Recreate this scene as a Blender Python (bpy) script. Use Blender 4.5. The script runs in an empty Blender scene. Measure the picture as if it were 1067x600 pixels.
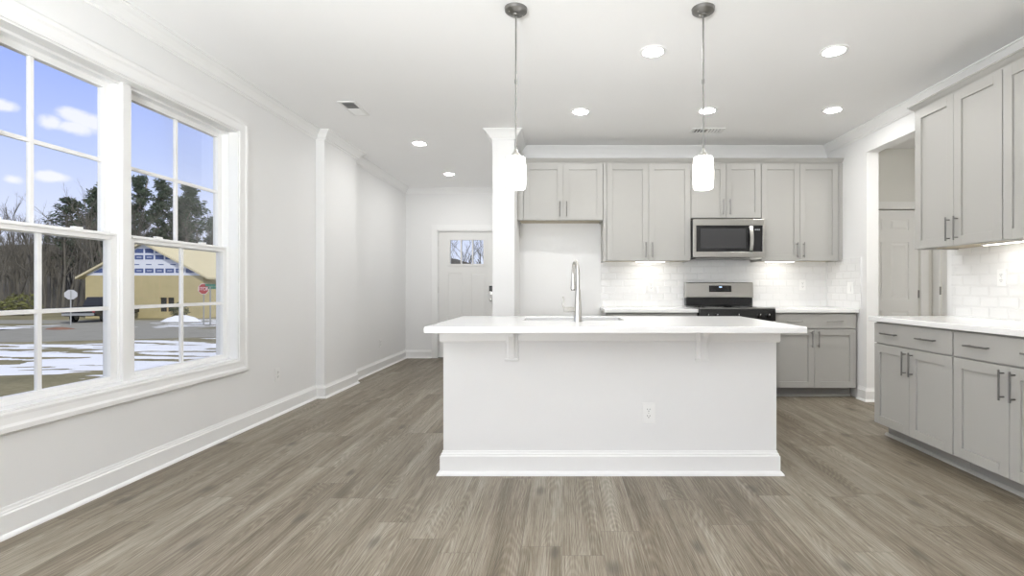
import bpy, bmesh, math, random
from mathutils import Vector, Matrix, noise as mnoise

C = bpy.context.scene
COL = C.collection
PI = math.pi

# ------------------------------------------------------------------ camera
cam_d = bpy.data.cameras.new('camera')
cam_d.sensor_width = 36.0
cam_d.lens = 524.0 / 1067.0 * 36.0
cam_d.shift_x = -(586.0 - 533.5) / 1067.0
cam_d.shift_y = 0.0
cam_d.clip_start = 0.05
cam_d.clip_end = 400
cam = bpy.data.objects.new('camera', cam_d)
COL.objects.link(cam)
cam.location = (0, 0, 1.13)
cam.rotation_euler = (PI / 2, 0, 0)
C.camera = cam

C.view_settings.view_transform = 'Standard'
C.view_settings.look = 'None'
C.view_settings.exposure = 0.15
C.view_settings.gamma = 1.0
C.view_settings.use_curve_mapping = False
C.cycles.diffuse_bounces = 6
C.cycles.max_bounces = 12
C.cycles.sample_clamp_indirect = 6.0
C.cycles.caustics_reflective = False
C.cycles.caustics_refractive = False

# light levels
SUN_POWER = 2.6
REAR_FILL_W = 12.0
SIDE_FILL_W = 120.0
BOUNCE_W = 215.0
HALL_W = 20.0
DOWNLIGHT_W = 4.6
PENDANT_GLOW = 9.0
UNDERCAB_W = .45
SKY_STRENGTH = 1.0


# ------------------------------------------------------------------ node helpers
class NT:
    def __init__(self, tree):
        self.t = tree
        self.n = tree.nodes
        self.l = tree.links

    def node(self, kind, **props):
        nd = self.n.new(kind)
        for k, v in props.items():
            setattr(nd, k, v)
        return nd

    def put(self, sock, v):
        if isinstance(v, bpy.types.NodeSocket):
            self.l.new(v, sock)
        elif v is not None:
            sock.default_value = v

    def math(self, op, a, b=None, c=None, clamp=False):
        nd = self.node('ShaderNodeMath', operation=op)
        nd.use_clamp = clamp
        self.put(nd.inputs[0], a)
        if b is not None:
            self.put(nd.inputs[1], b)
        if c is not None:
            self.put(nd.inputs[2], c)
        return nd.outputs[0]

    def vmath(self, op, a, b=None):
        nd = self.node('ShaderNodeVectorMath', operation=op)
        self.put(nd.inputs[0], a)
        if b is not None:
            self.put(nd.inputs[1], b)
        return nd

    def xyz(self, x, y, z):
        nd = self.node('ShaderNodeCombineXYZ')
        for i, v in enumerate((x, y, z)):
            self.put(nd.inputs[i], v)
        return nd.outputs[0]

    def sep(self, v):
        nd = self.node('ShaderNodeSeparateXYZ')
        self.put(nd.inputs[0], v)
        return nd.outputs

    def noise(self, vec, scale=5.0, detail=2.0, rough=0.5, dist=0.0):
        nd = self.node('ShaderNodeTexNoise')
        self.put(nd.inputs['Vector'], vec)
        nd.inputs['Scale'].default_value = scale
        nd.inputs['Detail'].default_value = detail
        nd.inputs['Roughness'].default_value = rough
        nd.inputs['Distortion'].default_value = dist
        return nd.outputs[0]

    def ramp(self, fac, stops, interp='LINEAR'):
        nd = self.node('ShaderNodeValToRGB')
        nd.color_ramp.interpolation = interp
        el = nd.color_ramp.elements
        while len(el) > 1:
            el.remove(el[-1])
        el[0].position = stops[0][0]
        el[0].color = (*stops[0][1], 1)
        for p, c in stops[1:]:
            e = el.new(p)
            e.color = (*c, 1)
        self.put(nd.inputs[0], fac)
        return nd.outputs[0]

    def mix(self, fac, a, b, blend='MIX'):
        nd = self.node('ShaderNodeMix', data_type='RGBA', blend_type=blend)
        self.put(nd.inputs[0], fac)
        self.put(nd.inputs[6], a if isinstance(a, bpy.types.NodeSocket) else (*a, 1))
        self.put(nd.inputs[7], b if isinstance(b, bpy.types.NodeSocket) else (*b, 1))
        return nd.outputs[2]

    def smooth(self, v, lo, hi):
        nd = self.node('ShaderNodeMapRange', interpolation_type='SMOOTHSTEP')
        self.put(nd.inputs[0], v)
        nd.inputs[1].default_value = lo
        nd.inputs[2].default_value = hi
        return nd.outputs[0]

    def bump(self, height, dist=0.01, strength=1.0):
        nd = self.node('ShaderNodeBump')
        nd.inputs['Strength'].default_value = strength
        nd.inputs['Distance'].default_value = dist
        self.put(nd.inputs['Height'], height)
        return nd.outputs[0]

    def coord(self):
        return self.node('ShaderNodeTexCoord').outputs['Object']


def new_mat(name):
    m = bpy.data.materials.new(name)
    m.use_nodes = True
    nt = NT(m.node_tree)
    b = nt.n['Principled BSDF']
    return m, nt, b


def plain(name, col, rough=0.5, metal=0.0, var=0.0, vscale=6.0, bump=0.0, bscale=200.0, spec=0.5):
    m, nt, b = new_mat(name)
    b.inputs['Roughness'].default_value = rough
    b.inputs['Metallic'].default_value = metal
    b.inputs['Specular IOR Level'].default_value = spec
    co = nt.coord()
    if var:
        f = nt.noise(co, vscale, 3.0)
        lo = tuple(max(0, c * (1 - var)) for c in col)
        hi = tuple(min(1, c * (1 + var)) for c in col)
        nt.put(b.inputs['Base Color'], nt.mix(f, lo, hi))
    else:
        b.inputs['Base Color'].default_value = (*col, 1)
    if bump:
        nt.put(b.inputs['Normal'], nt.bump(nt.noise(co, bscale, 2.0), bump, 0.5))
    return m


def emit(name, col, strength):
    m, nt, b = new_mat(name)
    b.inputs['Base Color'].default_value = (*col, 1)
    b.inputs['Emission Color'].default_value = (*col, 1)
    b.inputs['Emission Strength'].default_value = strength
    return m


M = {}
M['wall'] = plain('wall_paint', (.845, .845, .842), .65, var=.01, vscale=2, bump=.0006, bscale=260)
M['hall_wall'] = plain('hall_paint', (.74, .73, .69), .65, var=.01, vscale=2)
M['ceiling'] = plain('ceiling_paint', (.93, .93, .928), .8, var=.01, vscale=2, bump=.0006, bscale=300)
M['trim'] = plain('trim_gloss', (.885, .885, .88), .35, var=.005)
M['island'] = plain('island_paint', (.83, .83, .828), .5, var=.006)
M['cab'] = plain('cabinet_grey', (.405, .398, .378), .42, var=.015, vscale=3)
M['cab_in'] = plain('cabinet_underside_maple', (.50, .44, .33), .6, var=.08, vscale=12)
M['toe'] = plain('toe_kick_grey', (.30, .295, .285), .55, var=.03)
M['quartz'] = plain('white_quartz', (.90, .90, .895), .13, var=.012, vscale=14)
M['nickel'] = plain('brushed_nickel', (.60, .59, .56), .28, 1.0, var=.04, vscale=60)
M['dark_nickel'] = plain('dark_nickel', (.26, .255, .245), .36, 1.0, var=.04, vscale=60)
M['steel'] = plain('stainless_steel', (.47, .46, .435), .30, 1.0, var=.03, vscale=40)
M['sink'] = plain('sink_steel', (.70, .70, .69), .3, 1.0, var=.03, vscale=40)
M['black_glass'] = plain('black_glass', (.008, .008, .009), .06, var=.1)
M['black'] = plain('black_enamel', (.006, .006, .0065), .22, var=.1)
M['screen_grey'] = plain('microwave_mesh_screen', (.035, .035, .037), .35, var=.1, vscale=400)
M['plate'] = plain('outlet_plastic', (.88, .88, .87), .35, var=.005)
M['slot'] = plain('slot_dark', (.03, .03, .03), .6, var=.1)
M['vent'] = plain('vent_white', (.80, .80, .79), .45, var=.01)
M['duct'] = plain('painted_duct_shade', (.22, .22, .22), .8, var=.1)  # dark colour stands in for the shade behind the louvres
M['door'] = plain('door_paint', (.80, .796, .78), .4, var=.006)
M['vinyl'] = plain('window_vinyl', (.90, .90, .895), .35, var=.005)
M['lamp'] = emit('downlight_lens', (1, .99, .97), 70.0)
M['shade'] = emit('frosted_shade', (1, .975, .93), PENDANT_GLOW)
M['led'] = emit('led_strip', (1, .96, .88), 6.0)
M['display'] = emit('clock_digits', (.55, .72, 1.0), 1.6)
M['osb'] = plain('osb_sheathing', (.49, .42, .225), .85, var=.13, vscale=2.2)
M['osb_roof'] = plain('osb_roof_sheathing', (.60, .54, .36), .85, var=.1, vscale=1.5)
M['wrap'] = plain('house_wrap_white', (.72, .75, .82), .6, var=.05, vscale=1.2)
M['wrap_blue'] = plain('house_wrap_blue', (.07, .11, .27), .6, var=.15, vscale=3)
M['wood_raw'] = plain('raw_lumber', (.55, .42, .24), .8, var=.1)
M['dark_open'] = plain('painted_interior_shade', (.03, .03, .03), .9, var=.2)  # near-black colour stands in for the shade inside the house openings
M['asphalt'] = plain('asphalt', (.25, .245, .215), .9, var=.18, vscale=1.3)
M['concrete'] = plain('kerb_concrete', (.42, .40, .35), .9, var=.12, vscale=2)
M['snow'] = plain('snow', (.74, .765, .83), .7, var=.05, vscale=3)
M['bark'] = plain('grey_bark', (.115, .107, .09), .9, var=.3, vscale=3)
M['bark_pine'] = plain('pine_bark', (.24, .21, .18), .9, var=.3, vscale=3)
M['needles'] = plain('pine_needles', (.055, .085, .05), .8, var=.4, vscale=1.5)
M['scrub'] = plain('scrub_leaves', (.15, .16, .05), .8, var=.4, vscale=2)
M['bush'] = plain('bush_leaves', (.07, .085, .045), .8, var=.4, vscale=4)
M['litter'] = plain('leaf_litter', (.085, .077, .060), .95, var=.5, vscale=.9)
M['red'] = plain('stop_red', (.38, .025, .03), .45, var=.05)
M['white_sign'] = plain('sign_white', (.85, .85, .85), .45, var=.02)
M['alu'] = plain('sign_back_aluminium', (.50, .51, .53), .45, .3, var=.05)
M['post'] = plain('galvanised_post', (.36, .37, .37), .5, .4, var=.1)
M['green_sign'] = plain('street_sign_green', (.02, .17, .11), .5, var=.05)
M['truck'] = plain('truck_paint', (.028, .03, .034), .25, .2, var=.1)
M['tyre'] = plain('tyre_rubber', (.02, .02, .02), .8, var=.2)
M['clay'] = plain('red_clay', (.21, .115, .08), .95, var=.25, vscale=5)


def glass_mat(name, tint=(1, 1, 1), gloss=.05):
    m = bpy.data.materials.new(name)
    m.use_nodes = True
    nt = NT(m.node_tree)
    nt.n.remove(nt.n['Principled BSDF'])
    out = nt.n['Material Output']
    tr = nt.node('ShaderNodeBsdfTransparent')
    tr.inputs[0].default_value = (*tint, 1)
    gl = nt.node('ShaderNodeBsdfGlossy')
    gl.inputs['Roughness'].default_value = .02
    fr = nt.node('ShaderNodeFresnel')
    fr.inputs[0].default_value = 1.25
    mx = nt.node('ShaderNodeMixShader')
    nt.l.new(nt.math('MULTIPLY', fr.outputs[0], gloss * 3), mx.inputs[0])
    nt.l.new(tr.outputs[0], mx.inputs[1])
    nt.l.new(gl.outputs[0], mx.inputs[2])
    nt.l.new(mx.outputs[0], out.inputs[0])
    return m


M['glass'] = glass_mat('clear_glass', (.98, .985, .985), .05)
M['door_glass'] = glass_mat('door_lite_glass', (.95, .96, .97), .05)


def floor_mat():
    m, nt, b = new_mat('oak_plank_floor')
    x, y, z = nt.sep(nt.coord())
    W, L = .178, 1.22
    xs = nt.math('DIVIDE', x, W)
    i = nt.math('FLOOR', xs)
    fx = nt.math('SUBTRACT', xs, i)
    wn = nt.node('ShaderNodeTexWhiteNoise', noise_dimensions='1D')
    nt.put(wn.inputs['W'], i)
    ys = nt.math('ADD', nt.math('DIVIDE', y, L), nt.math('MULTIPLY', wn.outputs[0], 7.31))
    j = nt.math('FLOOR', ys)
    fy = nt.math('SUBTRACT', ys, j)
    w2 = nt.node('ShaderNodeTexWhiteNoise', noise_dimensions='3D')
    nt.put(w2.inputs['Vector'], nt.xyz(i, j, 3.7))
    rnd = w2.outputs[0]
    off = nt.math('MULTIPLY', rnd, 37.0)
    # cathedral arches drawn out along each plank, plus fine straight grain
    warp = nt.noise(nt.xyz(nt.math('MULTIPLY', x, 7.0), nt.math('MULTIPLY', y, 1.2), off), 1.0, 1.0, .5)
    cen = nt.math('MULTIPLY_ADD', nt.math('FRACT', nt.math('MULTIPLY', rnd, 17.3)), .7, .15)
    dx = nt.math('SUBTRACT', fx, cen)
    fine = nt.noise(nt.xyz(nt.math('MULTIPLY', x, 60.0), nt.math('MULTIPLY', y, 2.5), off), 1.0, 3.0, .6)
    g = nt.math('ADD', nt.math('MULTIPLY', nt.math('MULTIPLY', dx, dx), 3.6), nt.math('MULTIPLY', y, .9))
    g = nt.math('ADD', g, nt.math('MULTIPLY', warp, 1.9))
    g = nt.math('ADD', g, nt.math('MULTIPLY', fine, .025))
    ring = nt.math('MULTIPLY_ADD', nt.math('SINE', nt.math('MULTIPLY', g, 52.0)), .5, .5)
    ring = nt.math('POWER', ring, 1.6)
    streak = nt.noise(nt.xyz(nt.math('MULTIPLY', x, 170.0), nt.math('MULTIPLY', y, 3.0), off), 1.0, 5.0, .7)
    broad = nt.noise(nt.xyz(nt.math('MULTIPLY', x, 12.0), nt.math('MULTIPLY', y, .8), off), 1.0, 3.0, .55)
    v = nt.math('MULTIPLY', ring, .06)
    v = nt.math('ADD', v, nt.math('MULTIPLY', streak, .62))
    v = nt.math('ADD', v, nt.math('MULTIPLY', broad, .40))
    v = nt.math('ADD', v, nt.math('MULTIPLY', rnd, .10))
    pores = nt.noise(nt.xyz(nt.math('MULTIPLY', x, 320.0), nt.math('MULTIPLY', y, 9.0), off), 1.0, 2.0, .6)
    v = nt.math('SUBTRACT', v, nt.math('MULTIPLY', nt.smooth(pores, .52, .72), .12))
    v = nt.math('MULTIPLY_ADD', v, 1.50, -.300)
    col = nt.ramp(v, [(.20, (.064, .047, .030)), (.40, (.122, .097, .066)), (.54, (.188, .157, .115)),
                      (.68, (.265, .234, .186)), (.84, (.37, .335, .275))])
    # knots
    vo = nt.node('ShaderNodeTexVoronoi', feature='F1', voronoi_dimensions='2D')
    nt.put(vo.inputs['Vector'], nt.xyz(nt.math('MULTIPLY', x, 2.6), nt.math('MULTIPLY', y, 1.15), 0.0))
    vo.inputs['Scale'].default_value = 1.0
    kd = nt.math('ADD', vo.outputs['Distance'], nt.math('MULTIPLY', nt.math('SUBTRACT', fine, .5), .10))
    knot = nt.math('SUBTRACT', 1.0, nt.smooth(kd, .015, .105))
    knot = nt.math('MULTIPLY', knot, nt.math('GREATER_THAN', nt.sep(vo.outputs['Color'])[0], .45))
    col = nt.mix(nt.math('MULTIPLY', knot, .6), col, (.055, .043, .033))
    ex = nt.math('MINIMUM', fx, nt.math('SUBTRACT', 1.0, fx))
    ey = nt.math('MINIMUM', fy, nt.math('SUBTRACT', 1.0, fy))
    seam = nt.math('MAXIMUM', nt.math('LESS_THAN', ex, .006), nt.math('LESS_THAN', ey, .0014))
    col = nt.mix(nt.math('MULTIPLY', seam, .38), col, (.05, .042, .034))
    nt.put(b.inputs['Base Color'], col)
    nt.put(b.inputs['Roughness'], nt.math('MULTIPLY_ADD', streak, .2, .36))
    b.inputs['Specular IOR Level'].default_value = .42
    h = nt.math('SUBTRACT', nt.math('MULTIPLY', streak, .5), seam)
    nt.put(b.inputs['Normal'], nt.bump(h, .0012, .5))
    return m


def tile_mat(name, axis):
    m, nt, b = new_mat(name)
    x, y, z = nt.sep(nt.coord())
    u = x if axis == 'x' else y
    vs = nt.math('DIVIDE', nt.math('SUBTRACT', z, .914), .0775)
    r = nt.math('FLOOR', vs)
    fv = nt.math('SUBTRACT', vs, r)
    us = nt.math('ADD', nt.math('DIVIDE', u, .155), nt.math('MULTIPLY', nt.math('MODULO', r, 2.0), .5))
    c = nt.math('FLOOR', us)
    fu = nt.math('SUBTRACT', us, c)
    du = nt.math('MULTIPLY', nt.math('MINIMUM', fu, nt.math('SUBTRACT', 1.0, fu)), .155)
    dv = nt.math('MULTIPLY', nt.math('MINIMUM', fv, nt.math('SUBTRACT', 1.0, fv)), .0775)
    d = nt.math('MINIMUM', du, dv)
    h = nt.math('MINIMUM', nt.math('DIVIDE', d, .013), 1.0)
    grout = nt.math('LESS_THAN', d, .0013)
    nt.put(b.inputs['Base Color'], nt.mix(grout, (.85, .85, .845), (.77, .77, .76)))
    nt.put(b.inputs['Roughness'], nt.math('MULTIPLY_ADD', grout, .5, .16))
    nt.put(b.inputs['Normal'], nt.bump(h, .0035, .8))
    return m


M['floor'] = floor_mat()
M['tile_x'] = tile_mat('bevelled_subway_tile', 'x')
M['tile_y'] = tile_mat('bevelled_subway_tile_side', 'y')


def ground_mat():
    m, nt, b = new_mat('winter_lawn')
    co = nt.coord()
    a = nt.noise(co, .5, 4.0, .6)
    c = nt.noise(co, 9.0, 4.0, .7)
    f = nt.math('ADD', nt.math('MULTIPLY', a, .6), nt.math('MULTIPLY', c, .4))
    col = nt.ramp(f, [(.3, (.10, .095, .05)), (.5, (.20, .18, .10)), (.7, (.30, .27, .17))])
    nt.put(b.inputs['Base Color'], col)
    b.inputs['Roughness'].default_value = .95
    nt.put(b.inputs['Normal'], nt.bump(c, .05, .6))
    return m


M['lawn'] = ground_mat()


# ------------------------------------------------------------------ world: winter sky with small cumulus
def world():
    w = bpy.data.worlds.new('winter_sky')
    C.world = w
    w.use_nodes = True
    nt = NT(w.node_tree)
    bg = nt.n['Background']
    d = nt.node('ShaderNodeTexCoord').outputs['Generated']
    x, y, z = nt.sep(d)
    sky = nt.ramp(nt.math('MAXIMUM', z, 0.0),
                  [(0.0, (.80, .84, .96)), (.10, (.70, .76, .97)), (.20, (.52, .62, .96)),
                   (.30, (.37, .48, .95)), (.42, (.42, .50, .80)), (.6, (.55, .58, .68)), (1.0, (.60, .61, .66))])
    nv = nt.noise(d, 26.0, 5.0, .55)
    mask = None
    for (cx, cz, yaw, sx, sz) in ((55, 128, 0, 17, 10), (78, 121, 0, 22, 10), (96, 128, 0, 20, 10), (75, 133, 0, 32, 9), (2, 110, 0, 19, 7),
                                  (55, 184, 0, 25, 7), (13, 187, 0, 15, 7), (-120, 150, 0, 60, 22),
                                  (500, 110, 0, 90, 20), (900, 150, 0, 120, 25)):
        c = Vector(((cx - 586) / 524, 1, (300 - cz) / 524))
        k = c.length
        c.normalize()
        side = Vector((c.y, -c.x, 0)).normalized()
        up = side.cross(c)
        df = nt.vmath('SUBTRACT', d, tuple(c)).outputs[0]
        a = nt.math('DIVIDE', nt.vmath('DOT_PRODUCT', df, tuple(side)).outputs['Value'], sx / 524 / k / 1.25)
        bb = nt.math('DIVIDE', nt.vmath('DOT_PRODUCT', df, tuple(up)).outputs['Value'], sz / 524 / k)
        r = nt.math('SQRT', nt.math('ADD', nt.math('MULTIPLY', a, a), nt.math('MULTIPLY', bb, bb)))
        r = nt.math('ADD', r, nt.math('MULTIPLY', nt.math('SUBTRACT', nv, .5), 2.0))
        mk = nt.math('SUBTRACT', 1.0, nt.smooth(r, .35, 1.05))
        mask = mk if mask is None else nt.math('MAXIMUM', mask, mk)
    col = nt.mix(nt.math('MULTIPLY', mask, .85), sky, (.93, .93, .97))
    below = nt.math('LESS_THAN', z, 0.0)
    col = nt.mix(below, col, (.35, .34, .33))
    nt.put(bg.inputs[0], col)
    bg.inputs[1].default_value = SKY_STRENGTH


world()

sun_d = bpy.data.lights.new('sun', 'SUN')
sun_d.energy = SUN_POWER
sun_d.angle = math.radians(4)
sun_d.color = (1, .95, .86)
sun = bpy.data.objects.new('sun', sun_d)
COL.objects.link(sun)
sun.rotation_euler = Vector((-.62, .55, -.62)).to_track_quat('-Z', 'Y').to_euler()


def area_light(name, loc, direction, sx, sy, watts, color=(1, 1, 1), parent=None, shape='RECTANGLE', spread=PI):
    d = bpy.data.lights.new(name, 'AREA')
    d.shape = shape
    d.size = sx
    if shape in ('RECTANGLE', 'ELLIPSE'):
        d.size_y = sy
    d.energy = watts
    d.color = color
    d.spread = spread
    o = bpy.data.objects.new(name, d)
    COL.objects.link(o)
    o.location = loc
    o.rotation_euler = Vector(direction).to_track_quat('-Z', 'Y').to_euler()
    if parent:
        o.parent = parent
    return o


# fill light added in the unseen rear wall opening, standing in for daylight
area_light('rear_fill', (.2, -3.02, 1.25), (0, 1, .75), 4.2, 2.3, REAR_FILL_W, (.985, .99, 1))
# fill light added at the left wall behind the viewpoint, imitating window daylight
area_light('side_fill', (-2.50, -1.3, 1.46), (1, 0, .75), 1.85, 1.75, SIDE_FILL_W, (.985, .99, 1))
# uplighter added unseen behind the viewpoint to brighten the room off the ceiling
area_light('bounce_fill', (-1.0, -1.7, 1.05), (-.06, .66, 1), .6, .6, BOUNCE_W, (.95, .98, 1), spread=math.radians(125))
# unseen lamp without fixture, added to brighten the side hall
area_light('hall_fill', (3.71, 3.3, 2.735), (0, 0, -1), .14, .14, HALL_W, (1, .98, .95), None, 'DISK')


# ------------------------------------------------------------------ mesh helpers
class MB:
    def __init__(self):
        self.v, self.f, self.mi = [], [], []

    def add(self, verts, faces, mi=0):
        o = len(self.v)
        self.v += [tuple(p) for p in verts]
        self.f += [tuple(i + o for i in fc) for fc in faces]
        self.mi += [mi] * len(faces)
        return self

    def box(self, x0, x1, y0, y1, z0, z1, mi=0):
        x0, x1 = min(x0, x1), max(x0, x1)
        y0, y1 = min(y0, y1), max(y0, y1)
        z0, z1 = min(z0, z1), max(z0, z1)
        return self.add([(x0, y0, z0), (x1, y0, z0), (x1, y1, z0), (x0, y1, z0),
                         (x0, y0, z1), (x1, y0, z1), (x1, y1, z1), (x0, y1, z1)],
                        [(0, 3, 2, 1), (4, 5, 6, 7), (0, 1, 5, 4), (1, 2, 6, 5), (2, 3, 7, 6), (3, 0, 4, 7)], mi)

    def hull(self, a, b, mi=0):
        """two quads (lists of 4 points, same winding) joined into a block"""
        return self.add(list(a) + list(b), [(3, 2, 1, 0), (4, 5, 6, 7), (0, 1, 5, 4), (1, 2, 6, 5), (2, 3, 7, 6), (3, 0, 4, 7)], mi)

    def prism(self, prof, a0, a1, axis='x', mi=0):
        """profile of 2-D points extruded along axis; (p,q) -> x: (y,z), y: (x,z), z: (x,y)"""
        def P(p, a):
            return {'x': (a, p[0], p[1]), 'y': (p[0], a, p[1]), 'z': (p[0], p[1], a)}[axis]
        n = len(prof)
        vs = [P(p, a0) for p in prof] + [P(p, a1) for p in prof]
        fs = [tuple(range(n - 1, -1, -1)), tuple(range(n, 2 * n))]
        fs += [(i, (i + 1) % n, n + (i + 1) % n, n + i) for i in range(n)]
        return self.add(vs, fs, mi)

    def lathe(self, prof, center=(0, 0, 0), seg=24, mi=0, axis='z'):
        vs, fs = [], []
        n = len(prof)
        for k in range(seg):
            a = 2 * PI * k / seg
            for r, h in prof:
                p = (r * math.cos(a), r * math.sin(a), h)
                if axis == 'y':
                    p = (p[0], p[2], p[1])
                elif axis == 'x':
                    p = (p[2], p[0], p[1])
                vs.append((p[0] + center[0], p[1] + center[1], p[2] + center[2]))
        for k in range(seg):
            k2 = (k + 1) % seg
            for i in range(n - 1):
                fs.append((k * n + i, k2 * n + i, k2 * n + i + 1, k * n + i + 1))
        for idx, rev in ((0, True), (n - 1, False)):
            if prof[idx][0] > 1e-6:
                ring = [k * n + idx for k in range(seg)]
                fs.append(tuple(reversed(ring)) if rev else tuple(ring))
        return self.add(vs, fs, mi)

    def tube(self, path, radii, seg=8, mi=0, cap=True):
        path = [Vector(p) for p in path]
        if not isinstance(radii, (list, tuple)):
            radii = [radii] * len(path)
        vs, fs = [], []
        up = None
        for i, p in enumerate(path):
            t = (path[min(i + 1, len(path) - 1)] - path[max(i - 1, 0)]).normalized()
            if up is None:
                up = Vector((0, 0, 1)) if abs(t.z) < .9 else Vector((1, 0, 0))
            s = t.cross(up)
            if s.length < 1e-5:
                s = t.cross(Vector((0, 1, 0)))
            s.normalize()
            up = s.cross(t).normalized()
            for k in range(seg):
                a = 2 * PI * k / seg
                vs.append(p + (s * math.cos(a) + up * math.sin(a)) * radii[i])
        for i in range(len(path) - 1):
            for k in range(seg):
                k2 = (k + 1) % seg
                fs.append((i * seg + k, i * seg + k2, (i + 1) * seg + k2, (i + 1) * seg + k))
        if cap:
            fs.append(tuple(range(seg - 1, -1, -1)))
            fs.append(tuple((len(path) - 1) * seg + k for k in range(seg)))
        return self.add(vs, fs, mi)

    def sweep(self, path, prof, closed=False, mi=0):
        """profile (out, z) swept along an XY polyline; out is to the right of travel, mitred"""
        path = [Vector(p) for p in path]
        n, m = len(path), len(prof)
        vs, fs = [], []

        def nrm(a, b):
            d = (b - a).normalized()
            return Vector((d.y, -d.x))
        for i, p in enumerate(path):
            if i == 0 and not closed:
                off = nrm(path[0], path[1])
            elif i == n - 1 and not closed:
                off = nrm(path[-2], path[-1])
            else:
                a = nrm(path[i - 1], p)
                b = nrm(p, path[(i + 1) % n])
                off = (a + b) / (1 + a.dot(b))
            for o, z in prof:
                vs.append((p.x + off.x * o, p.y + off.y * o, z))
        segs = n if closed else n - 1
        for i in range(segs):
            i2 = (i + 1) % n
            for k in range(m):
                k2 = (k + 1) % m
                fs.append((i * m + k, i * m + k2, i2 * m + k2, i2 * m + k))
        if not closed:
            fs.append(tuple(range(m)))
            fs.append(tuple((n - 1) * m + k for k in range(m - 1, -1, -1)))
        return self.add(vs, fs, mi)

    def build(self, name, mats, parent=None, bevel=0.0, smooth=False, loc=None, segs=2):
        me = bpy.data.meshes.new(name)
        me.from_pydata(self.v, [], self.f)
        bm = bmesh.new()
        bm.from_mesh(me)
        bmesh.ops.recalc_face_normals(bm, faces=bm.faces)
        bm.to_mesh(me)
        bm.free()
        if not isinstance(mats, (list, tuple)):
            mats = [mats]
        for m_ in mats:
            me.materials.append(m_)
        for p, i in zip(me.polygons, self.mi):
            p.material_index = i
        if smooth:
            me.shade_smooth()
            me.set_sharp_from_angle(angle=math.radians(40))
        o = bpy.data.objects.new(name, me)
        COL.objects.link(o)
        if parent:
            o.parent = parent
        if loc is not None:
            o.location = loc
        if bevel:
            md = o.modifiers.new('edge', 'BEVEL')
            md.width = bevel
            md.segments = segs
            md.limit_method = 'ANGLE'
            md.angle_limit = math.radians(50)
        return o


def tag(o, label, cat, group=None, kind=None):
    o['label'] = label
    o['category'] = cat
    if group:
        o['group'] = group
    if kind:
        o['kind'] = kind
    return o


def thing(name, label, cat, loc=(0, 0, 0), rot=0.0, group=None):
    o = bpy.data.objects.new(name, None)
    o.empty_display_size = .1
    COL.objects.link(o)
    o.location = loc
    o.rotation_euler = (0, 0, rot)
    return tag(o, label, cat, group)


def struct(o, label=None, cat=None):
    o['kind'] = 'structure'
    if label:
        o['label'] = label
    if cat:
        o['category'] = cat
    return o


# ------------------------------------------------------------------ room shell
XL, XR = -2.53, 3.03
YB, YE = 5.76, 8.11
ZC = 2.74
WY0, WY1, WZ0, WZ1 = 2.075, 3.93, .566, 2.354       # left window hole

struct(MB().box(-2.70, 4.42, -3.2, 8.28, -.12, 0).build('floor', M['floor']),
       'grey-brown oak plank floor running towards the kitchen', 'floor')
struct(MB().box(-2.70, 4.42, -3.2, 8.28, ZC, ZC + .12).build('ceiling', M['ceiling']),
       'flat white painted ceiling over kitchen and dining area', 'ceiling')

m = MB()
m.box(-2.70, XL, -3.2, WY0, 0, ZC).box(-2.70, XL, WY1, 8.28, 0, ZC)
m.box(-2.70, XL, WY0, WY1, 0, WZ0).box(-2.70, XL, WY0, WY1, WZ1, ZC)
struct(m.build('wall_left', M['wall']), 'long white left wall holding the double window', 'wall')
struct(MB().box(XL, -2.44, 5.16, 5.955, 0, ZC).build('wall_chase', M['wall']),
       'shallow boxed-out projection on the left wall', 'wall')
DX0, DX1, DZ = -2.022, -1.070, 2.065                # entry door hole
m = MB()
m.box(XL, DX0, YE, YE + .17, 0, ZC).box(DX1, -.714, YE, YE + .17, 0, ZC).box(DX0, DX1, YE, YE + .17, DZ, ZC)
struct(m.build('wall_entry', M['wall']), 'white wall around the front door', 'wall')
struct(MB().box(-.714, -.49, 5.14, YE + .17, 0, ZC).build('wall_partition', M['island']),
       'white column-like wall end left of the fridge alcove', 'wall')
struct(MB().box(-.49, 3.15, YB, YB + .12, 0, ZC).build('wall_back', M['wall']),
       'white kitchen back wall behind the cabinets', 'wall')
OY0, OY1, OZ = 3.96, 5.01, 2.483                    # opening in the right wall
m = MB()
m.box(XR, 3.15, OY1, YB, 0, ZC).box(XR, 3.15, -3.2, OY0, 0, ZC).box(XR, 3.15, OY0, OY1, OZ, ZC)
struct(m.build('wall_right', M['wall']), 'white right wall with a cased opening to the hall', 'wall')
HX0, HX1 = 3.37, 4.13                               # closet door in the hall end wall
m = MB()
m.box(3.15, HX0, 5.81, 5.93, 0, ZC).box(HX1, 4.42, 5.81, 5.93, 0, ZC).box(HX0, HX1, 5.81, 5.93, 2.04, ZC)
struct(m.build('wall_hall_end', M['hall_wall']), 'beige end wall of the side hall', 'wall')
m = MB()
m.box(4.27, 4.42, 2.3, 4.89, 0, ZC).box(4.27, 4.42, 5.68, 5.81, 0, ZC).box(4.27, 4.42, 4.89, 5.68, 2.04, ZC)
struct(m.build('wall_hall_side', M['hall_wall']), 'beige far side wall of the side hall', 'wall')
struct(MB().box(3.15, 4.27, 2.3, 2.42, 0, ZC).build('wall_hall_near', M['hall_wall']))
m = MB()
m.box(-2.53, -1.95, -3.2, -3.06, 0, ZC).box(2.35, 3.03, -3.2, -3.06, 0, ZC).box(-1.95, 2.35, -3.2, -3.06, 2.42, ZC)
m.box(-1.95, 2.35, -3.2, -3.06, 0, .08)
struct(m.build('wall_rear', M['wall']), 'rear wall of the living area with glazed opening', 'wall')

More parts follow.
